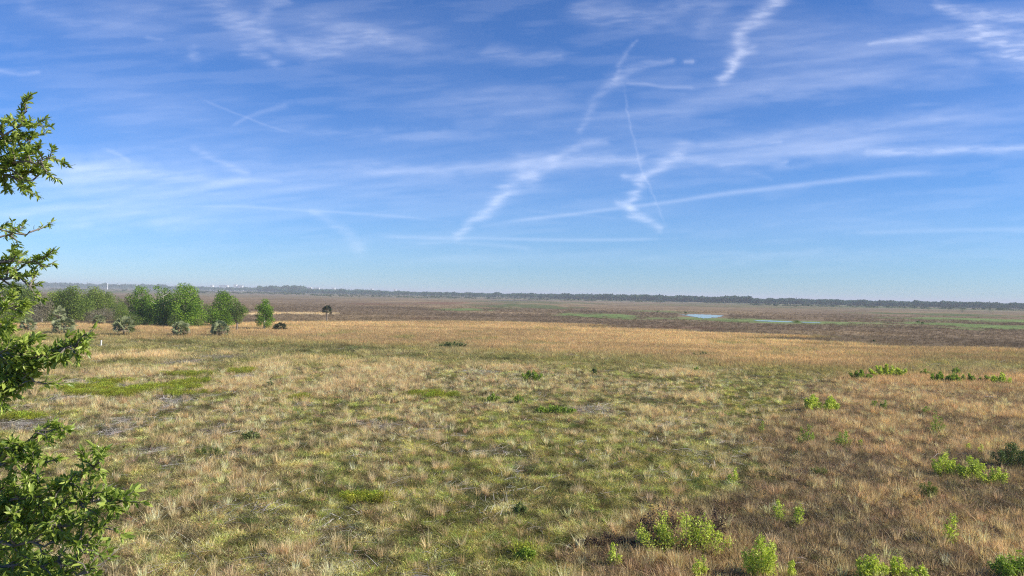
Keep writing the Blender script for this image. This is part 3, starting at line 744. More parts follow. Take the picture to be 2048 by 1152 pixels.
# ------------------------------------------------------------------ far white buildings and mast
M_WHITE = solid_mat('white_wall', (.76, .76, .74), (.86, .86, .84), .15, .7, 0)
M_WIN = solid_mat('window_glass', (.08, .10, .12), (.12, .15, .18), .3, .2, 0)
M_ROOF = solid_mat('pale_roof', (.55, .55, .54), (.66, .66, .65), .2, .8, 0)
def building(px, ybase, width_px, top_px, label, D=5000., tower=None):
    d = ray(px, 576); x = d[0] / d[1] * D
    wd = width_px / F * D; hz = CAM_H + (576 - 0) * 0
    dtop = ray(px, top_px - 1.2); ztop = CAM_H + dtop[2] / dtop[1] * D; z0 = 30.0
    t = thing('building', label, 'building', (x, D, 0), group='white buildings on the far horizon')
    mb = MB(); mb.box(-wd / 2, wd / 2, -12, 12, 0, ztop)
    if tower: mb.box(-wd / 2 + tower[0] * wd, -wd / 2 + tower[1] * wd, -9, 9, ztop + .05, ztop + tower[2])
    put('wall', mb.mesh('wall', M_WHITE), t)
    mb = MB(); mb.box(-wd / 2 - .6, wd / 2 + .6, -12.6, 12.6, ztop - 1.0, ztop + .04); put('roof', mb.mesh('roof', M_ROOF), t)
    z = ztop - 5
    for k in range(3):
        mb = MB(); mb.box(-wd / 2 + 2, wd / 2 - 2, -12.15, -12.02, z - 1.2, z); put('window', mb.mesh('window', M_WIN), t); z -= 4
for a in ((448, 0, 17, 571.6, 'long low white building, the widest on the far horizon at the left', 5000, (.55, .8, 1.6)), (471, 0, 6, 570.2, 'tall narrow white tower block just right of the widest far building', 5000, None),
          (481, 0, 10, 572.2, 'pale block low on the horizon between the white tower and a lone small block', 5000, None), (517, 0, 4, 572.6, 'small lone white block over the left end of the low wooded hill', 5000, None),
          (424, 0, 5, 571.8, 'small white block left of the widest far building', 5000, None), (353, 0, 5, 571.3, 'small white block on the horizon above the bright green trees', 5000, None),
          (608, 0, 9, 576.0, 'white block at the left end of the second far building cluster', 5000, (.3, .7, 1.5)), (619, 0, 9, 575.4, 'tallest white block in the second far building cluster', 5000, (.2, .6, 2)),
          (634, 0, 11, 576.2, 'wide white block at the right end of the second far building cluster', 5000, None), (667, 0, 6, 576.6, 'lone white block right of the second far building cluster', 5000, None),
          (744, 0, 4, 578.2, 'white block farther right above the tree line, left one of two', 5000, None), (790, 0, 4, 579.4, 'faint white block farthest right on the horizon', 5000, None)):
    building(*a[:5], D=a[5], tower=a[6])
def mast():
    D = 3000.; px = 215; d = ray(px, 576); x = d[0] / d[1] * D
    t = thing('water_tower', 'thin white tower standing before the far hazy wood at the left', 'tower', (x, D, 0))
    mb = MB(); mb.tube([(0, 0, 0), (0, 0, 12), (0, 0, 21)], np.array([1.9, 1.3, 1.2]), 8); put('shaft', mb.mesh('shaft', M_WHITE, True), t)
    mb = MB(); mb.tube([(0, 0, 20), (0, 0, 21.2), (0, 0, 23.4), (0, 0, 24.4), (0, 0, 24.8)], np.array([1.2, 2.5, 2.7, 1.8, .1]), 12); put('tank', mb.mesh('tank', M_WHITE, True), t)
mast()

# ------------------------------------------------------------------ broadleaf trees of the middle distance
def leaf_crown(r_, n, centers, radii, ls, aspect=.6):
    """leaf sized faces spread through a set of lumps, thicker at their skin"""
    k = r_.choice(len(centers), n, p=radii[:, 0] ** 1.6 * radii[:, 2] / np.sum(radii[:, 0] ** 1.6 * radii[:, 2]))
    d = r_.normal(0, 1, (n, 3)); d /= np.linalg.norm(d, axis=1)[:, None]
    P = centers[k] + d * radii[k] * (r_.random(n) ** .38)[:, None]
    V, Q, a = leaves_at(P, ls, r_, aspect=aspect, flat=.8, upb=-.1)
    ca = r_.random(len(centers)); a = np.clip(np.repeat(ca[k], 4) * .6 + a * .5 - .05, 0, 1)
    return V, Q, a

def make_tree(label, px, py_base, py_top, width_px, kind, seed, cat_='tree', group=None, trunk_px=0, n=5200, D=None):
    b = gp(px, py_base); D_ = math.hypot(b[0], b[1]); s_ = b[1] / F
    h = (py_base - py_top) * s_; wd = width_px * 1.12 * s_ / 2; tr_h = trunk_px * s_
    r_ = np.random.default_rng(seed)
    t = thing('tree', label, cat_, (b[0], b[1], 0), group)
    mats = TREE_MATS[kind]
    mb = MB()
    lean = r_.normal(0, .03, 2) * h
    P = np.array([[0, 0, -.2], [lean[0] * .3, lean[1] * .3, h * .35], [lean[0] * .7, lean[1] * .7, h * .65], [lean[0], lean[1], h * .92]])
    mb.tube(P, np.array([.03, .022, .014, .004]) * h, 7)
    nb = 9
    lumps = []; rad = []
    for i in range(nb):
        f = .22 + .6 * i / nb; a_ = i * 2.4 + r_.random(); ln = wd * (.75 if f < .6 else .5) * (.7 + .5 * r_.random())
        s0 = np.array([lean[0] * f, lean[1] * f, h * f]); e0 = s0 + np.array([math.cos(a_) * ln, math.sin(a_) * ln, h * .16])
        mb.tube([s0, (s0 + e0) / 2 + [0, 0, -.02 * h], e0], np.array([.012, .008, .003]) * h, 5)
    zlo = tr_h; 
    nl = 26
    for i in range(nl):
        f = (i + .5) / nl; z = zlo + (h - zlo) * (.05 + .93 * f)
        prof = CROWN[kind](f) * wd
        a_ = i * 2.399 + r_.random(); rr = prof * (.25 + .5 * r_.random())
        lr = max(prof * .50 * (.55 + .85 * r_.random()), .08 * wd)
        lumps.append([lean[0] * f + math.cos(a_) * rr, lean[1] * f + math.sin(a_) * rr, z]); rad.append([lr, lr, max(lr * .8, h * .055)])
    lumps = np.array(lumps); rad = np.array(rad)
    V, Q, a = leaf_crown(r_, int(n * 1.9), lumps, rad, max(.030 * h, .20), .66)
    V = V[:, :]
    V[:, 2] = np.maximum(V[:, 2], .05)
    put('trunk', mb.mesh('trunk', mats[1], True), t)
    cb = MB(); cb.add(V, Q=Q, a=a); put('crown', cb.mesh('crown', mats[0]), t)
    return t
TREE_MATS = {
 'bright': (leaf_mat('spring_leaves', (.075, .16, .018), (.29, .44, .05), .65, .35, .15), M_BARK),
 'oval': (leaf_mat('fresh_leaves', (.07, .15, .02), (.26, .41, .05), .65, .35, .15), M_PALEBARK),
 'dark': (leaf_mat('dark_leaves', (.06, .105, .024), (.20, .28, .06), .7, .25, .15), M_BARK),
 'olive': (leaf_mat('olive_leaves', (.10, .16, .028), (.30, .38, .07), .7, .3, .15), M_BARK),
 'brown': (leaf_mat('bare_twigs', (.13, .12, .075), (.27, .24, .16), .85, .15, .05), M_PALEBARK),
}
CROWN = {
 'bright': lambda f: math.sin(math.pi * min(1, (.26 + .69 * f))) ** .5,
 'oval': lambda f: (math.sin(math.pi * (.22 + .72 * f)) ** .55),
 'dark': lambda f: (math.sin(math.pi * (.12 + .80 * f)) ** .7),
 'olive': lambda f: (math.sin(math.pi * (.2 + .72 * f)) ** .6),
 'brown': lambda f: (math.sin(math.pi * (.25 + .65 * f)) ** .5),
}
GT = 'trees standing at the edge of the golden grass'
TREES = [
 ('bright green tree, leftmost of the four tall leafy trees', 286, 650, 571, 48, 'bright', 0, 5200),
 ('darker green leafy tree between the leftmost bright one and the tallest one', 326, 653, 573, 54, 'oval', 0, 5200),
 ('tallest broad leafy tree with a pointed top in the middle of the row', 371, 655, 567, 62, 'bright', 4, 6200),
 ('bright green tree with a rounded top behind the rightmost big fan palm', 444, 654, 581, 50, 'bright', 2, 5600),
 ('small slender dark tree on a thin trunk right of the round topped tree', 474, 662, 603, 30, 'dark', 14, 2400),
 ('lone narrow oval tree with a pale trunk at the right end of the tree row', 528, 661, 598, 33, 'oval', 7, 3600),
 ('low dark green tree in the gap between the tallest tree and the round topped tree', 411, 648, 606, 26, 'dark', 0, 1800),
 ('dark green tree behind the right shoulder of the tallest tree', 390, 646, 580, 24, 'dark', 0, 1600),
 ('bright green tree with an olive top in the left thicket', 148, 642, 572, 56, 'olive', 0, 6000),
 ('yellow green leafy bush in front of the olive topped tree in the left thicket', 158, 640, 590, 36, 'bright', 0, 2600),
 ('small dark green tree just left of the olive topped tree', 124, 640, 580, 40, 'dark', 0, 3600),
 ('green tree with a pointed top at the right end of the left thicket', 189, 636, 573, 44, 'olive', 0, 4600),
 ('round dark tree overlapping the right side of the pointed top tree', 214, 636, 582, 40, 'olive', 0, 3600),
 ('dark green wide tree partly behind the oak leaves at the left edge', 28, 640, 568, 74, 'dark', 0, 9000),
 ('tall dark tree at the far left edge behind the oak branches', -30, 640, 560, 70, 'dark', 0, 5000),
 ('green tree showing between the oak sprays and the bare brown thicket', 58, 640, 578, 56, 'olive', 4, 5000),
 ('dark olive rounded shrub tree before the bare grey tree', 236, 638, 594, 38, 'dark', 0, 2200),
 ('bare grey twiggy tree left of the leftmost bright tree', 258, 640, 588, 24, 'brown', 4, 1800),
 ('brown twiggy leafless tree in the middle of the left thicket', 84, 644, 588, 38, 'brown', 4, 2400),
 ('low brown grey bare shrub at the foot of the left thicket', 62, 646, 616, 56, 'brown', 0, 2600),
 ('brown shrub below the dark olive rounded tree', 222, 640, 620, 46, 'brown', 0, 3400),
 ('brown leafless brush between the two front fan palms of the left thicket', 186, 642, 622, 44, 'brown', 0, 3000),
 ('low dark bush at the right foot of the brown twiggy tree', 103, 642, 616, 30, 'dark', 0, 2600),
 ('olive tree filling the space between the bare brown thicket and the small dark tree', 104, 642, 582, 46, 'olive', 0, 4200),
 ('dark shrubby tree behind the yellow green bush of the left thicket', 172, 640, 598, 34, 'dark', 0, 3400),
 ('olive shrubby tree touching the bare grey tree', 240, 644, 604, 34, 'olive', 0, 3000),
 ('low wide olive shrub at the far left under the oak leaves', 20, 650, 602, 70, 'olive', 0, 5200),
 ('dark undergrowth bush at the foot of the leftmost bright tree', 268, 654, 628, 30, 'dark', 0, 1500),
 ('dark undergrowth bush between the darker green tree and the tallest tree', 348, 656, 626, 28, 'dark', 0, 1400),
 ('low olive bush beneath the tallest tree', 395, 656, 634, 26, 'olive', 0, 900),
]
for i, (lab, px, yb, yt, wpx, kd, tp, n) in enumerate(TREES):
    make_tree(lab, px, yb, yt, wpx, kd, 400 + i, group=GT, trunk_px=tp, n=n)
FARTREES = [('small dark tree alone before the far wood, left of three on the right', 1857, 621, 612.5, 7), ('wide dark tree clump before the far wood near the right edge', 1980, 626, 613.5, 16), ('low dark tree just left of the wide clump near the right edge', 1925, 625, 615.5, 10),
 ('tiny dark bush by the far end of the pond', 1371, 627, 624, 5), ('tiny dark bush on the brown marsh left of the green strip pond', 1315, 625, 622.5, 4), ('small dark bush at the break in the thin water sliver', 1594, 645.5, 641.5, 14),
 ('small dark bush on the brown marsh beside the right hand green patch', 1845, 647, 644, 5), ('tiny dark bush to the left of the small bush on the right hand marsh', 1836, 645, 642.5, 6), ('tiny dark bush at the golden grass edge right of centre', 1748, 683, 680, 4)]
for i, (lab, px, yb, yt, wpx) in enumerate(FARTREES):
    make_tree(lab, px, yb, yt, wpx, 'dark', 480 + i, group='small dark trees out on the marsh', n=500)

# ------------------------------------------------------------------ palms
M_FAN = leaf_mat('palm_fan', (.13, .16, .075), (.33, .36, .18), .55, .25, .3)
M_DEADFAN = leaf_mat('dead_palm_fan', (.20, .155, .10), (.34, .27, .18), .85, .2, .1)
M_BOOT = solid_mat('palm_trunk', (.16, .13, .10), (.32, .27, .21), 6, zs=3)
def fan(mb, base, az, el, length, r_, droop, size):
    """petiole and a pleated fan of pointed blades"""
    d = np.array([math.cos(az) * math.cos(el), math.sin(az) * math.cos(el), math.sin(el)])
    e = base + d * length + np.array([0, 0, -droop * length * .25])
    mb.tube([base, (base + e) / 2 + [0, 0, droop * .06 * length], e], np.array([.03, .022, .016]), 4, a=.6)
    sx = np.cross(d, [0, 0, 1.0]); sx /= np.linalg.norm(sx) + 1e-9; un = np.cross(sx, d); ro = r_.normal(0, .8); sx, un = sx * math.cos(ro) + un * math.sin(ro), un * math.cos(ro) - sx * math.sin(ro)
    nb = 13; V = []; Q = []
    for i in range(nb):
        a_ = (i / (nb - 1) - .5) * 3.7; l = size * (1 - .25 * abs(i / (nb - 1) - .5) * 2) * (.85 + .3 * r_.random())
        dd = d * math.cos(a_) + sx * math.sin(a_); sd_ = -d * math.sin(a_) + sx * math.cos(a_)
        w_ = size * .085; m_ = e + dd * l * .55 + un * .04; tip = e + dd * l + np.array([0, 0, -l * (.18 + .35 * droop)])
        k = len(V); V += [e, m_ - sd_ * w_, tip, m_ + sd_ * w_]; Q.append((k, k + 1, k + 2, k + 3))
    mb.add(V, Q=Q, a=r_.random() * .6 + .2 + .2 * r_.random(len(V)))
M_FANDARK = leaf_mat('dark_palm_fan', (.035, .045, .022), (.10, .11, .05), .6, .2, .2)
def make_palm(label, px, yb, yt, wpx, seed, trunk_frac=.2, nf=34, cat_='palm', name='fan_palm', group=None, fm=None):
    b = gp(px, yb); s_ = b[1] / F; h = (yb - yt) * s_ * 1.06; wd = wpx * 1.1 * s_ / 2
    r_ = np.random.default_rng(seed); t = thing(name, label, cat_, (b[0], b[1], 0), group)
    mb = MB(); z1 = h * trunk_frac
    mb.tube([(0, 0, -.2), (0, .03, z1 * .5), (.05, 0, z1), (.05, 0, z1 + .25)], np.array([.26, .22, .24, .12]) * min(1, h / 4 + .3), 9)
    put('trunk', mb.mesh('trunk', M_BOOT, True), t)
    mb = MB(); dm = MB(); rz_ = (h - z1) * .96; size = min(wd, rz_) * .46
    zc = z1 + .1
    for i in range(nf):
        se = 1 - 1.5 * (i + .5) / nf; el = math.asin(max(-.95, min(.99, se + r_.normal(0, .12)))); az = i * 2.4 + r_.random() * .5
        reach = 1 / math.sqrt((math.cos(el) / wd) ** 2 + (math.sin(el) / (rz_ if el > 0 else max(z1, .3))) ** 2) 
        L_ = max(.12, (reach - size * .9) * (.75 + .35 * r_.random()))
        base = np.array([.05, 0, zc])
        tgt = dm if (el < -.1 and r_.random() < .35) else mb
        fan(tgt, base, az, el, L_, r_, .25, size)
    put('crown', mb.mesh('crown', fm or M_FAN), t)
    if dm.n: put('dead_fronds', dm.mesh('dead_fronds', M_DEADFAN), t)
    return t
GPALM = 'fan palms before the tree row'
PALMS = [('wide bushy fan palm at the right foot of the left thicket', 128, 669, 631, 46, .42, 60), ('grey green fan palm at the edge of the oak leaves on the left', 56, 664, 634, 34, .45, 44),
 ('small fan palm set back in the pale grass between two larger ones', 198, 651, 628, 27, .40, 44), ('large dense fan palm left of the bright trees with white dots at its foot', 247, 673, 628, 43, .42, 64),
 ('fan palm standing before the darker green tree and the tallest tree', 361, 674, 640, 38, .42, 56), ('fan palm directly before the round topped green tree', 440, 674, 639, 38, .42, 56),
 ('thin fan palm behind the wide bushy one, taller and ragged', 118, 655, 612, 24, .6, 36)]
for i, (lab, px, yb, yt, wpx, tf, nf) in enumerate(PALMS): make_palm(lab, px, yb, yt, wpx, 520 + i, tf, nf, group=GPALM)
make_palm('lone tall palm with a round crown standing in the brown marsh', 653.5, 642, 610, 19, 540, .66, 60, fm=M_FANDARK)
make_palm('low spiky dwarf palm right of the lone narrow oval tree', 560, 662, 641, 32, 541, .15, 44, fm=M_FANDARK, cat_='palm', name='dwarf_palm')

# ------------------------------------------------------------------ posts
M_POST = solid_mat('white_paint', (.60, .59, .54), (.74, .73, .68), 5, .6, .1)
def post(label, px, yb, yt, wpx):
    b = gp(px, yb); s_ = b[1] / F; h = (yb - yt) * s_; r0 = wpx * s_ / 2
    t = thing('marker_post', label, 'post', (b[0], b[1], 0))
    mb = MB(); mb.tube([(0, 0, -.2), (.02, 0, h * .5), (.05, 0, h - .06)], np.array([r0, r0, r0]), 10); put('shaft', mb.mesh('shaft', M_POST, True), t)
    mb = MB(); mb.tube([(.05, 0, h - .06), (.05, 0, h - .02), (.05, 0, h)], np.array([r0 * 1.12, r0 * 1.1, .01]), 10); put('cap', mb.mesh('cap', M_POST, True), t)
post('white marker post leaning in the grass at the tip of the oak branch', 202, 693, 680, 2.8)
post('white post standing among the trees of the left thicket', 206.5, 630, 611, 3.0)

# ------------------------------------------------------------------ shrubs and saplings of the near prairie
SH = {
 'lime': leaf_mat('lime_leaves', (.30, .38, .045), (.76, .80, .18), .5, .42, .3),
 'green': leaf_mat('shrub_leaves', (.18, .27, .035), (.38, .48, .08), .55, .35, .25),
 'dark': leaf_mat('dark_shrub_leaves', (.075, .11, .032), (.18, .235, .065), .6, .25, .25),
 'brown': leaf_mat('dead_leaves', (.055, .035, .028), (.13, .085, .065), .8, .1, .1),
 'pine': leaf_mat('feathery_leaves', (.10, .14, .03), (.20, .25, .06), .7, .3, .1),
}
M_STEM = solid_mat('shrub_stem', (.13, .095, .065), (.26, .20, .14), 20)
def make_shrub(label, px, yb, yt, wpx, kind, seed, n=None, ls=None, cat_='shrub', name='shrub', stems=None, dead=0, gap=.35, group='shrubs and saplings on the near prairie', sink=0):
    b = gp(px, yb); s_ = b[1] / F; h = (yb - yt) * s_ * (1.02 if b[1] < 90 else 1.22); wd = wpx * s_ / 2; D_ = b[1]
    r_ = np.random.default_rng(seed); t = thing(name, label, cat_, (b[0], b[1], 0), group)
    dep = min(wd, max(h * .6, .3))
    if stems is None: stems = int(np.clip(wd * 2 / .11, 3, 46))
    if ls is None: ls = .095 if D_ < 70 else .10 + .0007 * D_
    if n is not None: n = int(n * (2.2 if D_ > 90 else 1.5))
    if n is None: n = int(np.clip(1500 * (2 * wd) * h / (D_ / 40) ** 1.3, 160, 6500))
    st = MB(); P_all = []; D_all = []
    for i in range(stems):
        u = (i + .5) / stems * 2 - 1 + r_.normal(0, .12); u = float(np.clip(u, -1, 1)); v = r_.normal(0, .5)
        hh = h * (1 - .35 * u * u) * (.58 + .42 * r_.random()); 
        if i == stems // 2: hh = h
        x0 = u * wd * .72; y0 = v * dep * .45
        lx = x0 + u * wd * .26 + r_.normal(0, .04 * h); ly = y0 + r_.normal(0, .1 * h)
        P = np.array([[x0 * (.9 if stems > 4 else 0), 0, -.03], [x0 * .97, y0, hh * .4], [lx * .9 + x0 * .1, ly, hh * .78], [lx, ly, hh]])
        st.tube(P, np.array([.014, .011, .007, .003]) * (.7 + h * .5), 4)
        D_all.append(i >= stems * (1 - dead))
        m = int(n / stems); tt = .18 + .82 * r_.random(m) ** .8
        c = np.stack([np.interp(tt, [0, .4, .78, 1], P[:, k]) for k in range(3)], -1)
        rad = (.07 + .09 * h) * (1.15 - .75 * tt)
        off = r_.normal(0, 1, (m, 3)) * rad[:, None] * .75
        keep = fbm(c[:, 2] * 6 + i * 3, c[:, 0] * 6, 601, 2) > gap * .8
        P_all.append((c + off)[keep])
    if stems > 4: st.tube([[-wd * .68, 0, -.03], [0, 0, -.03], [wd * .68, 0, -.03]], np.array([.012, .02, .012]), 5)     # shared rootstock
    live = [p for p, d in zip(P_all, D_all) if not d]; dd = [p for p, d in zip(P_all, D_all) if d]
    put('stem', st.mesh('stem', M_STEM), t)
    mb = MB()
    c = np.concatenate(live); c[:, 2] = np.maximum(c[:, 2], .02)
    V, Q, a = leaves_at(c, ls, r_, aspect=.62 if kind != 'pine' else .22, flat=.8, upb=.35); mb.add(V, Q=Q, a=a)
    put('foliage', mb.mesh('foliage', SH[kind]), t)
    return t
SHRUBS = [
 # near lime shrubs
 ('large lime green shrub thicket with dark dead stalks above it, right of a dark shadow', 1362, 1112, 1020, 176, 'lime', dict(n=4000, stems=30, ls=.09, gap=.45)),
 ('tall bright lime sapling clump at the bottom edge, just right of the large thicket', 1520, 1168, 1075, 60, 'lime', dict(n=2600, stems=9, ls=.09)),
 ('small lime sprig at the bottom edge directly below the large thicket', 1402, 1165, 1118, 26, 'lime', dict(n=420, stems=4)),
 ('thin lime sprig left of the large thicket under its shadow', 1228, 1140, 1090, 18, 'lime', dict(n=330, stems=3)),
 ('small lime sprig right of the tall sapling clump at the bottom edge', 1583, 1166, 1122, 22, 'lime', dict(n=380, stems=3)),
 ('wide low lime shrub at the bottom edge, fourth from the right corner', 1742, 1168, 1113, 62, 'lime', dict(n=1900, stems=14)),
 ('narrow lime shrub between the wide low one and the right corner', 1800, 1166, 1117, 30, 'lime', dict(n=700, stems=6)),
 ('low lime shrub close to the bottom right corner, cut by the edge', 1838, 1168, 1132, 34, 'lime', dict(n=700, stems=7)),
 ('dark leafy shrub with yellow tips in the bottom right corner', 2025, 1168, 1100, 70, 'green', dict(n=2600, stems=14)),
 ('single bright sapling with a leaning leafy top above the low lime shrubs', 1901, 1092, 1032, 17, 'lime', dict(n=330, stems=2, gap=.2)),
 ('upright lime sapling in the brown weeds, left one of two', 1558, 1048, 1003, 16, 'lime', dict(n=330, stems=3)),
 ('thin lime sapling in the brown weeds, right one of two', 1597, 1054, 1014, 13, 'lime', dict(n=240, stems=2)),
 ('small lime sprig high above the right end of the large thicket', 1467, 968, 938, 18, 'lime', dict(n=260, stems=3)),
 ('rounded bright lime shrub, left one of the pair near the right edge', 1889, 957, 905, 42, 'lime', dict(n=2200, stems=12)),
 ('rounded bright lime shrub beside the dark evergreen shrub, right one of the pair', 1942, 962, 915, 46, 'lime', dict(n=2100, stems=12)),
 ('trailing lime shrub running down to the right from the rounded pair', 1988, 972, 935, 56, 'lime', dict(n=1400, stems=12)),
 ('dark evergreen shrub cut by the right edge', 2028, 936, 886, 72, 'dark', dict(n=3600, stems=22, ls=.09)),
 ('small feathery young conifer bush under the rounded lime shrubs', 1856, 1000, 966, 34, 'pine', dict(n=1200, stems=9, ls=.12)),
 ('low dull green feathery bush in the brown weeds below the sapling pair', 1638, 953, 932, 34, 'pine', dict(n=700, stems=8, ls=.1)),
 # middle distance, right
 ('dense bright shrub at the tip of the green path, left one of two', 1624, 824, 790, 36, 'lime', dict(n=1500, stems=10)),
 ('dense bright shrub at the tip of the green path, right one of two', 1661, 824, 793, 32, 'lime', dict(n=1300, stems=9)),
 ('small bright sprig in pink grass, left one of the pair by the dense shrubs', 1747, 818, 803, 9, 'green', dict(n=110, stems=2)),
 ('small bright sprig in pink grass, right one of the pair by the dense shrubs', 1765, 822, 803, 11, 'green', dict(n=160, stems=2)),
 ('tall loose green sapling alone in the pink grass', 1872, 870, 824, 24, 'green', dict(n=520, stems=5)),
 ('small green sprig just left above the tall loose sapling', 1852, 828, 814, 16, 'green', dict(n=120, stems=3)),
 ('narrow green sapling left of the rusty grass edge', 1523, 870, 843, 12, 'green', dict(n=200, stems=2)),
 ('loose green sapling clump below the rusty grass, left of two', 1612, 890, 852, 32, 'green', dict(n=560, stems=6)),
 ('loose green sapling clump below the rusty grass, right of two', 1685, 895, 860, 46, 'green', dict(n=620, stems=8)),
 ('tiny bright sprig under the right hand sapling clump', 1721, 898, 880, 10, 'lime', dict(n=90, stems=2)),
 ('thin sprig behind the rounded lime pair', 1935, 905, 888, 12, 'lime', dict(n=110, stems=2)),
 ('small sprig between the rounded lime pair and the dark evergreen shrub', 1961, 910, 890, 12, 'lime', dict(n=110, stems=2)),
 ('low green shrub at the left end of the shrub row on the right', 1724, 762, 744, 46, 'green', dict(n=1400, stems=12)),
 ('bright green shrub crowning the left part of the shrub row', 1775, 756, 734, 76, 'lime', dict(n=2200, stems=14)),
 ('dull green shrub in the gap of the shrub row', 1850, 752, 740, 14, 'green', dict(n=160, stems=4)),
 ('widest green shrub in the middle of the shrub row on the right', 1880, 768, 748, 44, 'green', dict(n=1200, stems=9)),
 ('small upright shrub behind the widest one in the shrub row', 1911, 752, 738, 14, 'green', dict(n=220, stems=4)),
 ('bright green shrub right of the widest one in the shrub row', 1908, 769, 751, 26, 'green', dict(n=700, stems=8)),
 ('low green shrub third from the right end of the shrub row', 1935, 766, 751, 34, 'green', dict(n=600, stems=7)),
 ('green shrub second from the right end of the shrub row', 1972, 765, 753, 28, 'green', dict(n=500, stems=7)),
 ('bright green shrub at the right end of the shrub row', 2001, 770, 750, 42, 'lime', dict(n=1000, stems=10)),
 # middle
 ('dark green bush right of centre beyond the pale weeds, alone', 1062, 762, 744, 40, 'green', dict(n=900, stems=10)),
 ('small dark bush in the middle of the prairie, left one of a pair', 986, 804, 788, 24, 'green', dict(n=500, stems=7)),
 ('small green bush in the middle of the prairie, right one of a pair', 1036, 808, 790, 20, 'green', dict(n=450, stems=6)),
 ('wide low dark green shrub below the pair of small bushes', 1110, 828, 811, 84, 'green', dict(n=1300, stems=20)),
 ('tiny black green upright sprig beyond the lone dark bush', 1189, 752, 739, 10, 'dark', dict(n=120, stems=2)),
 ('small dark sprig far out where the golden grass starts', 1393, 744, 736, 8, 'green', dict(n=90, stems=2)),
 ('dark low bush with black shade alone in the left middle grass', 501, 882, 864, 40, 'dark', dict(n=900, stems=10)),
 ('dark spreading bush beside grey dead stems on the left', 420, 914, 893, 66, 'pine', dict(n=1500, stems=14, ls=.1)),
 ('small upright weed bush at the right end of the yellow green mat', 411, 764, 741, 20, 'pine', dict(n=400, stems=5, ls=.12)),
 ('green bush over grey fallen stems in the middle distance', 772, 846, 830, 44, 'pine', dict(n=900, stems=10, ls=.1)),
 ('small leafy green bush in the near grass left of centre', 1052, 1122, 1096, 34, 'green', dict(n=800, stems=9)),
 ('small dark weedy bush in the near grass at the centre', 1040, 1030, 1006, 30, 'dark', dict(n=500, stems=7)),
 ('dark bush at the foot of the grass right of the yellow mat on the left', 542, 775, 762, 12, 'dark', dict(n=120, stems=3)),
 ('low dark bush on the green strip left of centre', 905, 697, 686, 56, 'dark', dict(n=700, stems=12)),
 ('low dark bush at the edge of the golden band right of centre', 1402, 714, 706, 36, 'dark', dict(n=350, stems=8)),
]
for i, (lab, px, yb, yt, wpx, kd, kw) in enumerate(SHRUBS):
    nm = 'sapling' if ('sapling' in lab or 'sprig' in lab) else 'shrub'
    make_shrub(lab, px, yb, yt, wpx, kd, 700 + i, name=nm, cat_=nm, **kw)
# dead dark leaved stalks over the large thicket
for i, (px, yb, yt, w_, lab) in enumerate([(1298, 1100, 1006, 36, 'dark brown dead leafy stalks at the left shoulder of the large lime thicket'), (1334, 1098, 1000, 30, 'tallest dark brown dead stalks behind the large lime thicket'),
                                          (1392, 1092, 1012, 20, 'thin dark dead stalk behind the middle of the large lime thicket'), (1434, 1096, 1016, 26, 'dark brown dead stalks at the right end of the large lime thicket')]):
    make_shrub(lab, px, yb, yt, w_, 'brown', 800 + i, n=600, stems=8, ls=.085, cat_='dead shrub', name='dead_shrub', group='dead stalks over the lime thicket')
make_shrub('blackish brown brush added as the shadow left of the large lime thicket', 1215, 1098, 1068, 120, 'brown', 810, n=1500, stems=20, ls=.07, cat_='dead shrub', name='dead_shrub', group='dead stalks over the lime thicket')  # added dark brush: the thicket's cast shadow put into shape and colour

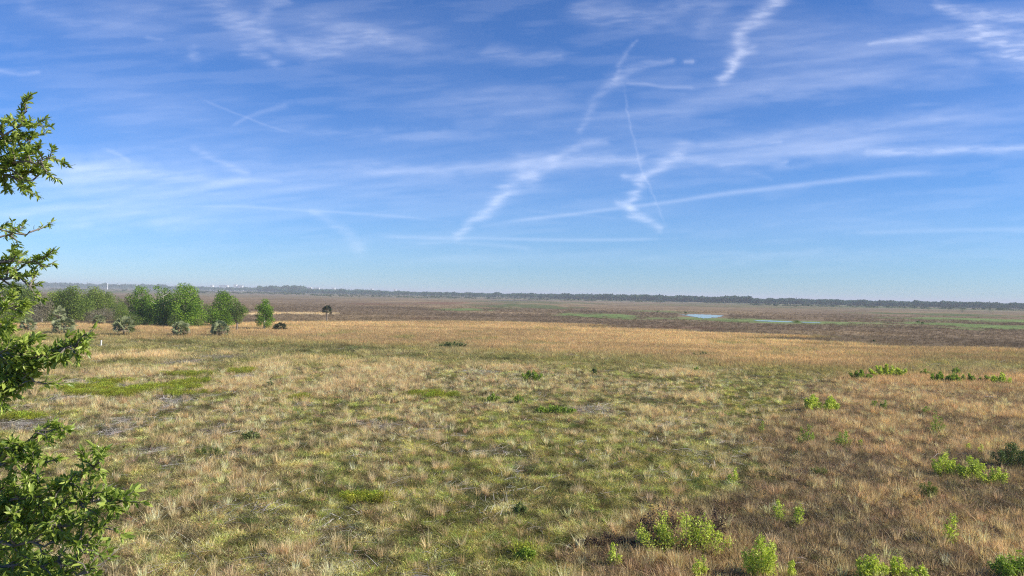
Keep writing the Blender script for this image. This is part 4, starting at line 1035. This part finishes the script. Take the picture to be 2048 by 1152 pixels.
# ------------------------------------------------------------------ near oak beside the viewpoint
M_OAK = leaf_mat('oak_leaves', (.13, .21, .034), (.50, .58, .13), .34, .42, .45)
M_OAKBARK = solid_mat('oak_bark', (.11, .095, .08), (.27, .235, .20), 18, zs=.4)
def make_oak():
    r_ = np.random.default_rng(3)
    base = np.array([-6.6, 4.6, 0.])
    t = thing('oak_tree', 'evergreen oak with glossy leaves reaching in at the left edge close to the viewpoint', 'tree', base)
    wood = MB(); twigs = MB(); LP = []; LD = []; LS = []; size_now = [1.0]
    trunk = np.array([[0, 0, -.3], [.05, .05, 3], [-.05, .1, 6.5], [.05, .05, 9.5], [.15, 0, 12], [.1, .1, 14.5]]) + base
    wood.tube(trunk, np.array([.32, .25, .2, .15, .09, .03]), 14)
    def grow(P, rads, tw_n, tw_len, up_bias=.15, start=0.0, ldens=1.0):
        """P: branch path; add side twigs carrying leaves"""
        P = np.array(P); wood.tube(P, rads, 6)
        seg = np.linalg.norm(np.diff(P, axis=0), axis=1); cum = np.concatenate([[0], np.cumsum(seg)]); cum /= cum[-1]
        for i in range(tw_n):
            f = start + (1 - start) * (i + r_.random()) / tw_n
            c = np.array([np.interp(f, cum, P[:, k]) for k in range(3)]); c1 = np.array([np.interp(min(1, f + .05), cum, P[:, k]) for k in range(3)])
            d0 = c1 - c if f < .95 else P[-1] - P[-2]; d0 = d0 / (np.linalg.norm(d0) + 1e-9)
            d = d0 * .8 + r_.normal(0, .75, 3) + [0, 0, up_bias]; d /= np.linalg.norm(d)
            l = tw_len * (.45 + .8 * r_.random()) * (1 - .4 * f)
            b = r_.normal(0, .12, 3) * l
            Q = np.array([c, c + d * l * .5 + b, c + d * l]); twigs.tube(Q, np.array([.005, .0035, .0015]), 4)
            m = int((13 + l * 118) * ldens * (.7 + .6 * r_.random()))
            tt = r_.random(m) ** .7
            cc = np.where(tt[:, None] < .5, Q[0] + (Q[1] - Q[0]) * tt[:, None] * 2, Q[1] + (Q[2] - Q[1]) * (tt[:, None] * 2 - 1))
            ld = d * .75 + r_.normal(0, .62, (m, 3)) + [0, 0, .1]
            LP.append(cc); LD.append(ld); LS.append(np.full(m, size_now[0]))
    def path(*pts): return [at(*p) for p in pts]
    trk = lambda z: np.array([np.interp(z, trunk[:, 2], trunk[:, k]) for k in range(3)])
    G = [  # (photo px, py, depth) of each bough; the first point is outside the frame
     # top spray
     ((-330, 420, 4.2), (-120, 360, 4.0), (-20, 300, 3.9), (32, 256, 3.85), (54, 222, 3.8), 24, .22, 1.0),
     ((-300, 400, 4.2), (-100, 345, 4.0), (10, 330, 3.9), (62, 324, 3.8), (98, 314, 3.75), 26, .20, 1.0),
     ((-260, 380, 4.3), (-100, 330, 4.1), (-20, 290, 4.0), (30, 280, 4.0), (62, 275, 3.9), 20, .18, 1.0),
     ((-260, 390, 4.2), (-110, 355, 4.1), (-20, 345, 4.0), (30, 350, 3.9), (65, 362, 3.9), 26, .18, 1.2),
     ((-240, 380, 4.2), (-110, 350, 4.1), (-40, 325, 4.0), (0, 320, 3.9), (40, 325, 3.9), 22, .18, 1.2),
     # second spray
     ((-330, 560, 4.0), (-140, 520, 3.9), (-40, 485, 3.8), (20, 470, 3.8), (60, 462, 3.7), 15, .18, .75),
     ((-330, 600, 4.0), (-140, 560, 3.9), (-40, 530, 3.8), (30, 522, 3.7), (85, 518, 3.7), 20, .20, 1.0),
     ((-330, 620, 4.0), (-140, 590, 3.9), (-40, 560, 3.8), (20, 555, 3.7), (70, 572, 3.7), 20, .18, 1.0),
     ((-330, 640, 4.0), (-160, 600, 3.9), (-60, 580, 3.8), (-10, 590, 3.7), (20, 610, 3.7), 14, .18, 1.0),
     # third spray
     ((-330, 760, 3.9), (-160, 720, 3.8), (-60, 680, 3.7), (-10, 660, 3.6), (25, 640, 3.6), 24, .20, 1.1),
     ((-330, 780, 3.8), (-160, 750, 3.7), (-40, 730, 3.6), (50, 715, 3.5), (100, 705, 3.5), (160, 694, 3.45), 40, .19, 1.0),
     ((-330, 790, 3.8), (-160, 770, 3.7), (-60, 760, 3.6), (10, 755, 3.5), (80, 765, 3.5), 30, .20, 1.2),
     ((-330, 800, 3.8), (-160, 790, 3.7), (-80, 790, 3.6), (-30, 790, 3.5), (10, 800, 3.5), 24, .18, 1.1),
     ((-330, 790, 3.8), (-160, 760, 3.7), (-60, 720, 3.6), (0, 712, 3.5), (55, 690, 3.5), 26, .18, 1.1),
     ((-330, 850, 3.8), (-160, 830, 3.7), (-70, 815, 3.6), (-15, 800, 3.55), (15, 775, 3.5), 24, .18, 1.1),
     ((-330, 720, 3.8), (-160, 690, 3.7), (-70, 650, 3.6), (-15, 625, 3.55), (30, 612, 3.5), 24, .18, 1.1),
     # fourth spray
     ((-330, 960, 3.7), (-160, 930, 3.6), (-40, 905, 3.5), (40, 890, 3.4), (118, 862, 3.4), 30, .18, 1.1),
     ((-330, 980, 3.7), (-160, 950, 3.6), (-40, 930, 3.5), (30, 925, 3.4), (90, 925, 3.4), 22, .18, 1.0),
     # lowest, widest spray
     ((-330, 1080, 3.6), (-140, 1040, 3.5), (0, 1010, 3.4), (100, 985, 3.3), (170, 945, 3.3), (205, 915, 3.3), 34, .18, 1.0),
     ((-330, 1090, 3.6), (-140, 1050, 3.5), (0, 1030, 3.4), (110, 1015, 3.3), (180, 1005, 3.3), (245, 1000, 3.25), 44, .17, 1.1),
     ((-330, 1100, 3.6), (-140, 1060, 3.5), (0, 1050, 3.4), (100, 1045, 3.3), (170, 1050, 3.3), (205, 1062, 3.25), 34, .18, .9),
     ((-330, 1060, 3.6), (-140, 1030, 3.5), (-30, 985, 3.4), (30, 975, 3.4), (80, 965, 3.3), 24, .18, .8),
     ((-330, 1110, 3.6), (-150, 1080, 3.5), (-40, 1050, 3.4), (20, 1030, 3.4), (60, 1020, 3.3), 22, .18, .8),
     ((-330, 1150, 3.6), (-150, 1120, 3.5), (-30, 1095, 3.4), (60, 1085, 3.3), (130, 1090, 3.3), (190, 1108, 3.25), 30, .19, .75),
     ((-330, 1200, 3.6), (-150, 1170, 3.5), (-30, 1140, 3.4), (60, 1125, 3.3), (130, 1130, 3.3), (180, 1145, 3.25), 32, .19, .9),
     ((-330, 1240, 3.6), (-150, 1220, 3.5), (-30, 1180, 3.4), (60, 1165, 3.3), (140, 1175, 3.3), 32, .19, 1.0),
     ((-330, 1290, 3.6), (-150, 1270, 3.5), (0, 1240, 3.4), (90, 1220, 3.3), (170, 1230, 3.3), 30, .2, 1.0),
     ((-330, 1060, 3.9), (-160, 1030, 3.8), (-60, 1020, 3.7), (-10, 1000, 3.6), (30, 990, 3.6), 24, .2, 1.1),
     ((-330, 1160, 3.9), (-160, 1130, 3.8), (-60, 1100, 3.7), (0, 1090, 3.6), (60, 1100, 3.6), 26, .2, 1.1),
     ((-330, 1200, 3.9), (-160, 1190, 3.8), (-60, 1160, 3.7), (0, 1150, 3.6), (90, 1150, 3.6), 26, .2, 1.1),
    ]
    for g in G:
        pts = g[:-3]; n_, l_, ld_ = g[-3:]; size_now[0] = .62 if pts[-1][1] < 640 else .84; ld_ = ld_ * (1.7 if pts[-1][1] < 640 else 1.25)
        P = path(*pts); st0 = P[0]
        root = trk(min(13.5, max(4, st0[2] - .5)))
        P = [root, (root + st0) / 2 + np.array([0, .1, .15])] + P
        k = len(P); rads = np.geomspace(.05, .004, k)
        P = np.array(P)
        # smooth wobble
        fin = []; 
        for i in range(k - 1):
            for q in range(3):
                fin.append(P[i] + (P[i + 1] - P[i]) * q / 3 + r_.normal(0, .012, 3) * (i > 0))
        fin.append(P[-1]); rr = np.geomspace(.04, .0025, len(fin))
        grow(fin, rr, int(n_ * (4.6 if pts[-1][1] < 850 else 3.5)), l_ * 1.0, start=.42, ldens=ld_)
    size_now[0] = 1.0
    # boughs away from the viewpoint, so that the crown is whole
    for i in range(34):
        z = 4.5 + 9.5 * (i / 34); a_ = i * 2.4
        if math.cos(a_ - .15) > .55: a_ += 2.2
        root = trk(z); l = 3.0 * (1 - abs(z - 9) / 9) + .8
        d = np.array([math.cos(a_), math.sin(a_), .25]); 
        P = [root, root + d * l * .4 + [0, 0, .1], root + d * l * .75 + [0, 0, .25], root + d * l + [0, 0, .2]]
        grow(P, np.geomspace(.06, .006, 4), 26, .5, start=.3, ldens=.5)
    C = np.concatenate(LP); Dn = np.concatenate(LD); Dn /= np.linalg.norm(Dn, axis=1)[:, None]
    n = len(C)
    Ls = (.050 * np.concatenate(LS) * (.5 + .8 * r_.random(n)))[:, None]; Wd = Ls * (.24 + .12 * r_.random((n, 1))) * .5
    S = np.cross(Dn, r_.normal(0, .6, (n, 3)) + [0, 0, 1.]); S /= np.linalg.norm(S, axis=1)[:, None]; U = np.cross(S, Dn)
    f = .28                                                # the blade is folded along its midrib and bends down at the tip
    def pt(t, w_, lift, bend): return C + Dn * Ls * t + S * Wd * w_ + U * (Wd * lift) - U * Ls * bend
    V = np.stack([pt(.04, 0, 0, 0), pt(.35, 1, f, .01), pt(.72, .85, f, .05), pt(1.0, 0, 0, .12), pt(.72, -.85, f, .05), pt(.35, -1, f, .01), pt(.5, 0, 0, .02)], 1).reshape(-1, 3)
    o = np.arange(n)[:, None] * 7
    Q = np.concatenate([o + np.array([[0, 1, 2, 6]]), o + np.array([[6, 2, 3, 4]]), o + np.array([[0, 6, 4, 5]])])
    a = np.repeat(np.clip(r_.beta(1.1, 1.7, n) + (r_.random(n) < .07) * .9, 0, 1.6), 7)  # a few leaves paler: white highlights put into colour, also pale undersides
    put('trunk', build_mesh('trunk', np.concatenate(wood.V) - base, [np.concatenate(wood.Q)], [M_OAKBARK], smooth=True), t)
    put('twigs', build_mesh('twigs', np.concatenate(twigs.V) - base, [np.concatenate(twigs.Q)], [M_OAKBARK]), t)
    put('leaves', build_mesh('leaves', V - base, [Q], [M_OAK], attrs={'shade': a}), t)
    print('OAK leaves', n)
make_oak()

# ------------------------------------------------------------------ haze
def make_haze():
    m = bpy.data.materials.new('haze'); m.use_nodes = True; N = m.node_tree.nodes; L = m.node_tree.links; N.clear()
    o_ = N.new('ShaderNodeOutputMaterial'); v = N.new('ShaderNodeVolumePrincipled')
    v.inputs['Color'].default_value = (.88, .92, .98, 1); v.inputs['Density'].default_value = 1.5e-4; v.inputs['Anisotropy'].default_value = .0
    L.new(v.outputs[0], o_.inputs['Volume'])
    mb = MB(); mb.box(-31000, 31000, -31000, 31000, -20, 46)
    o = put('haze', mb.mesh('haze', m)); tag(o, 'thin pale air haze lying over the whole prairie', kind='stuff')
make_haze()
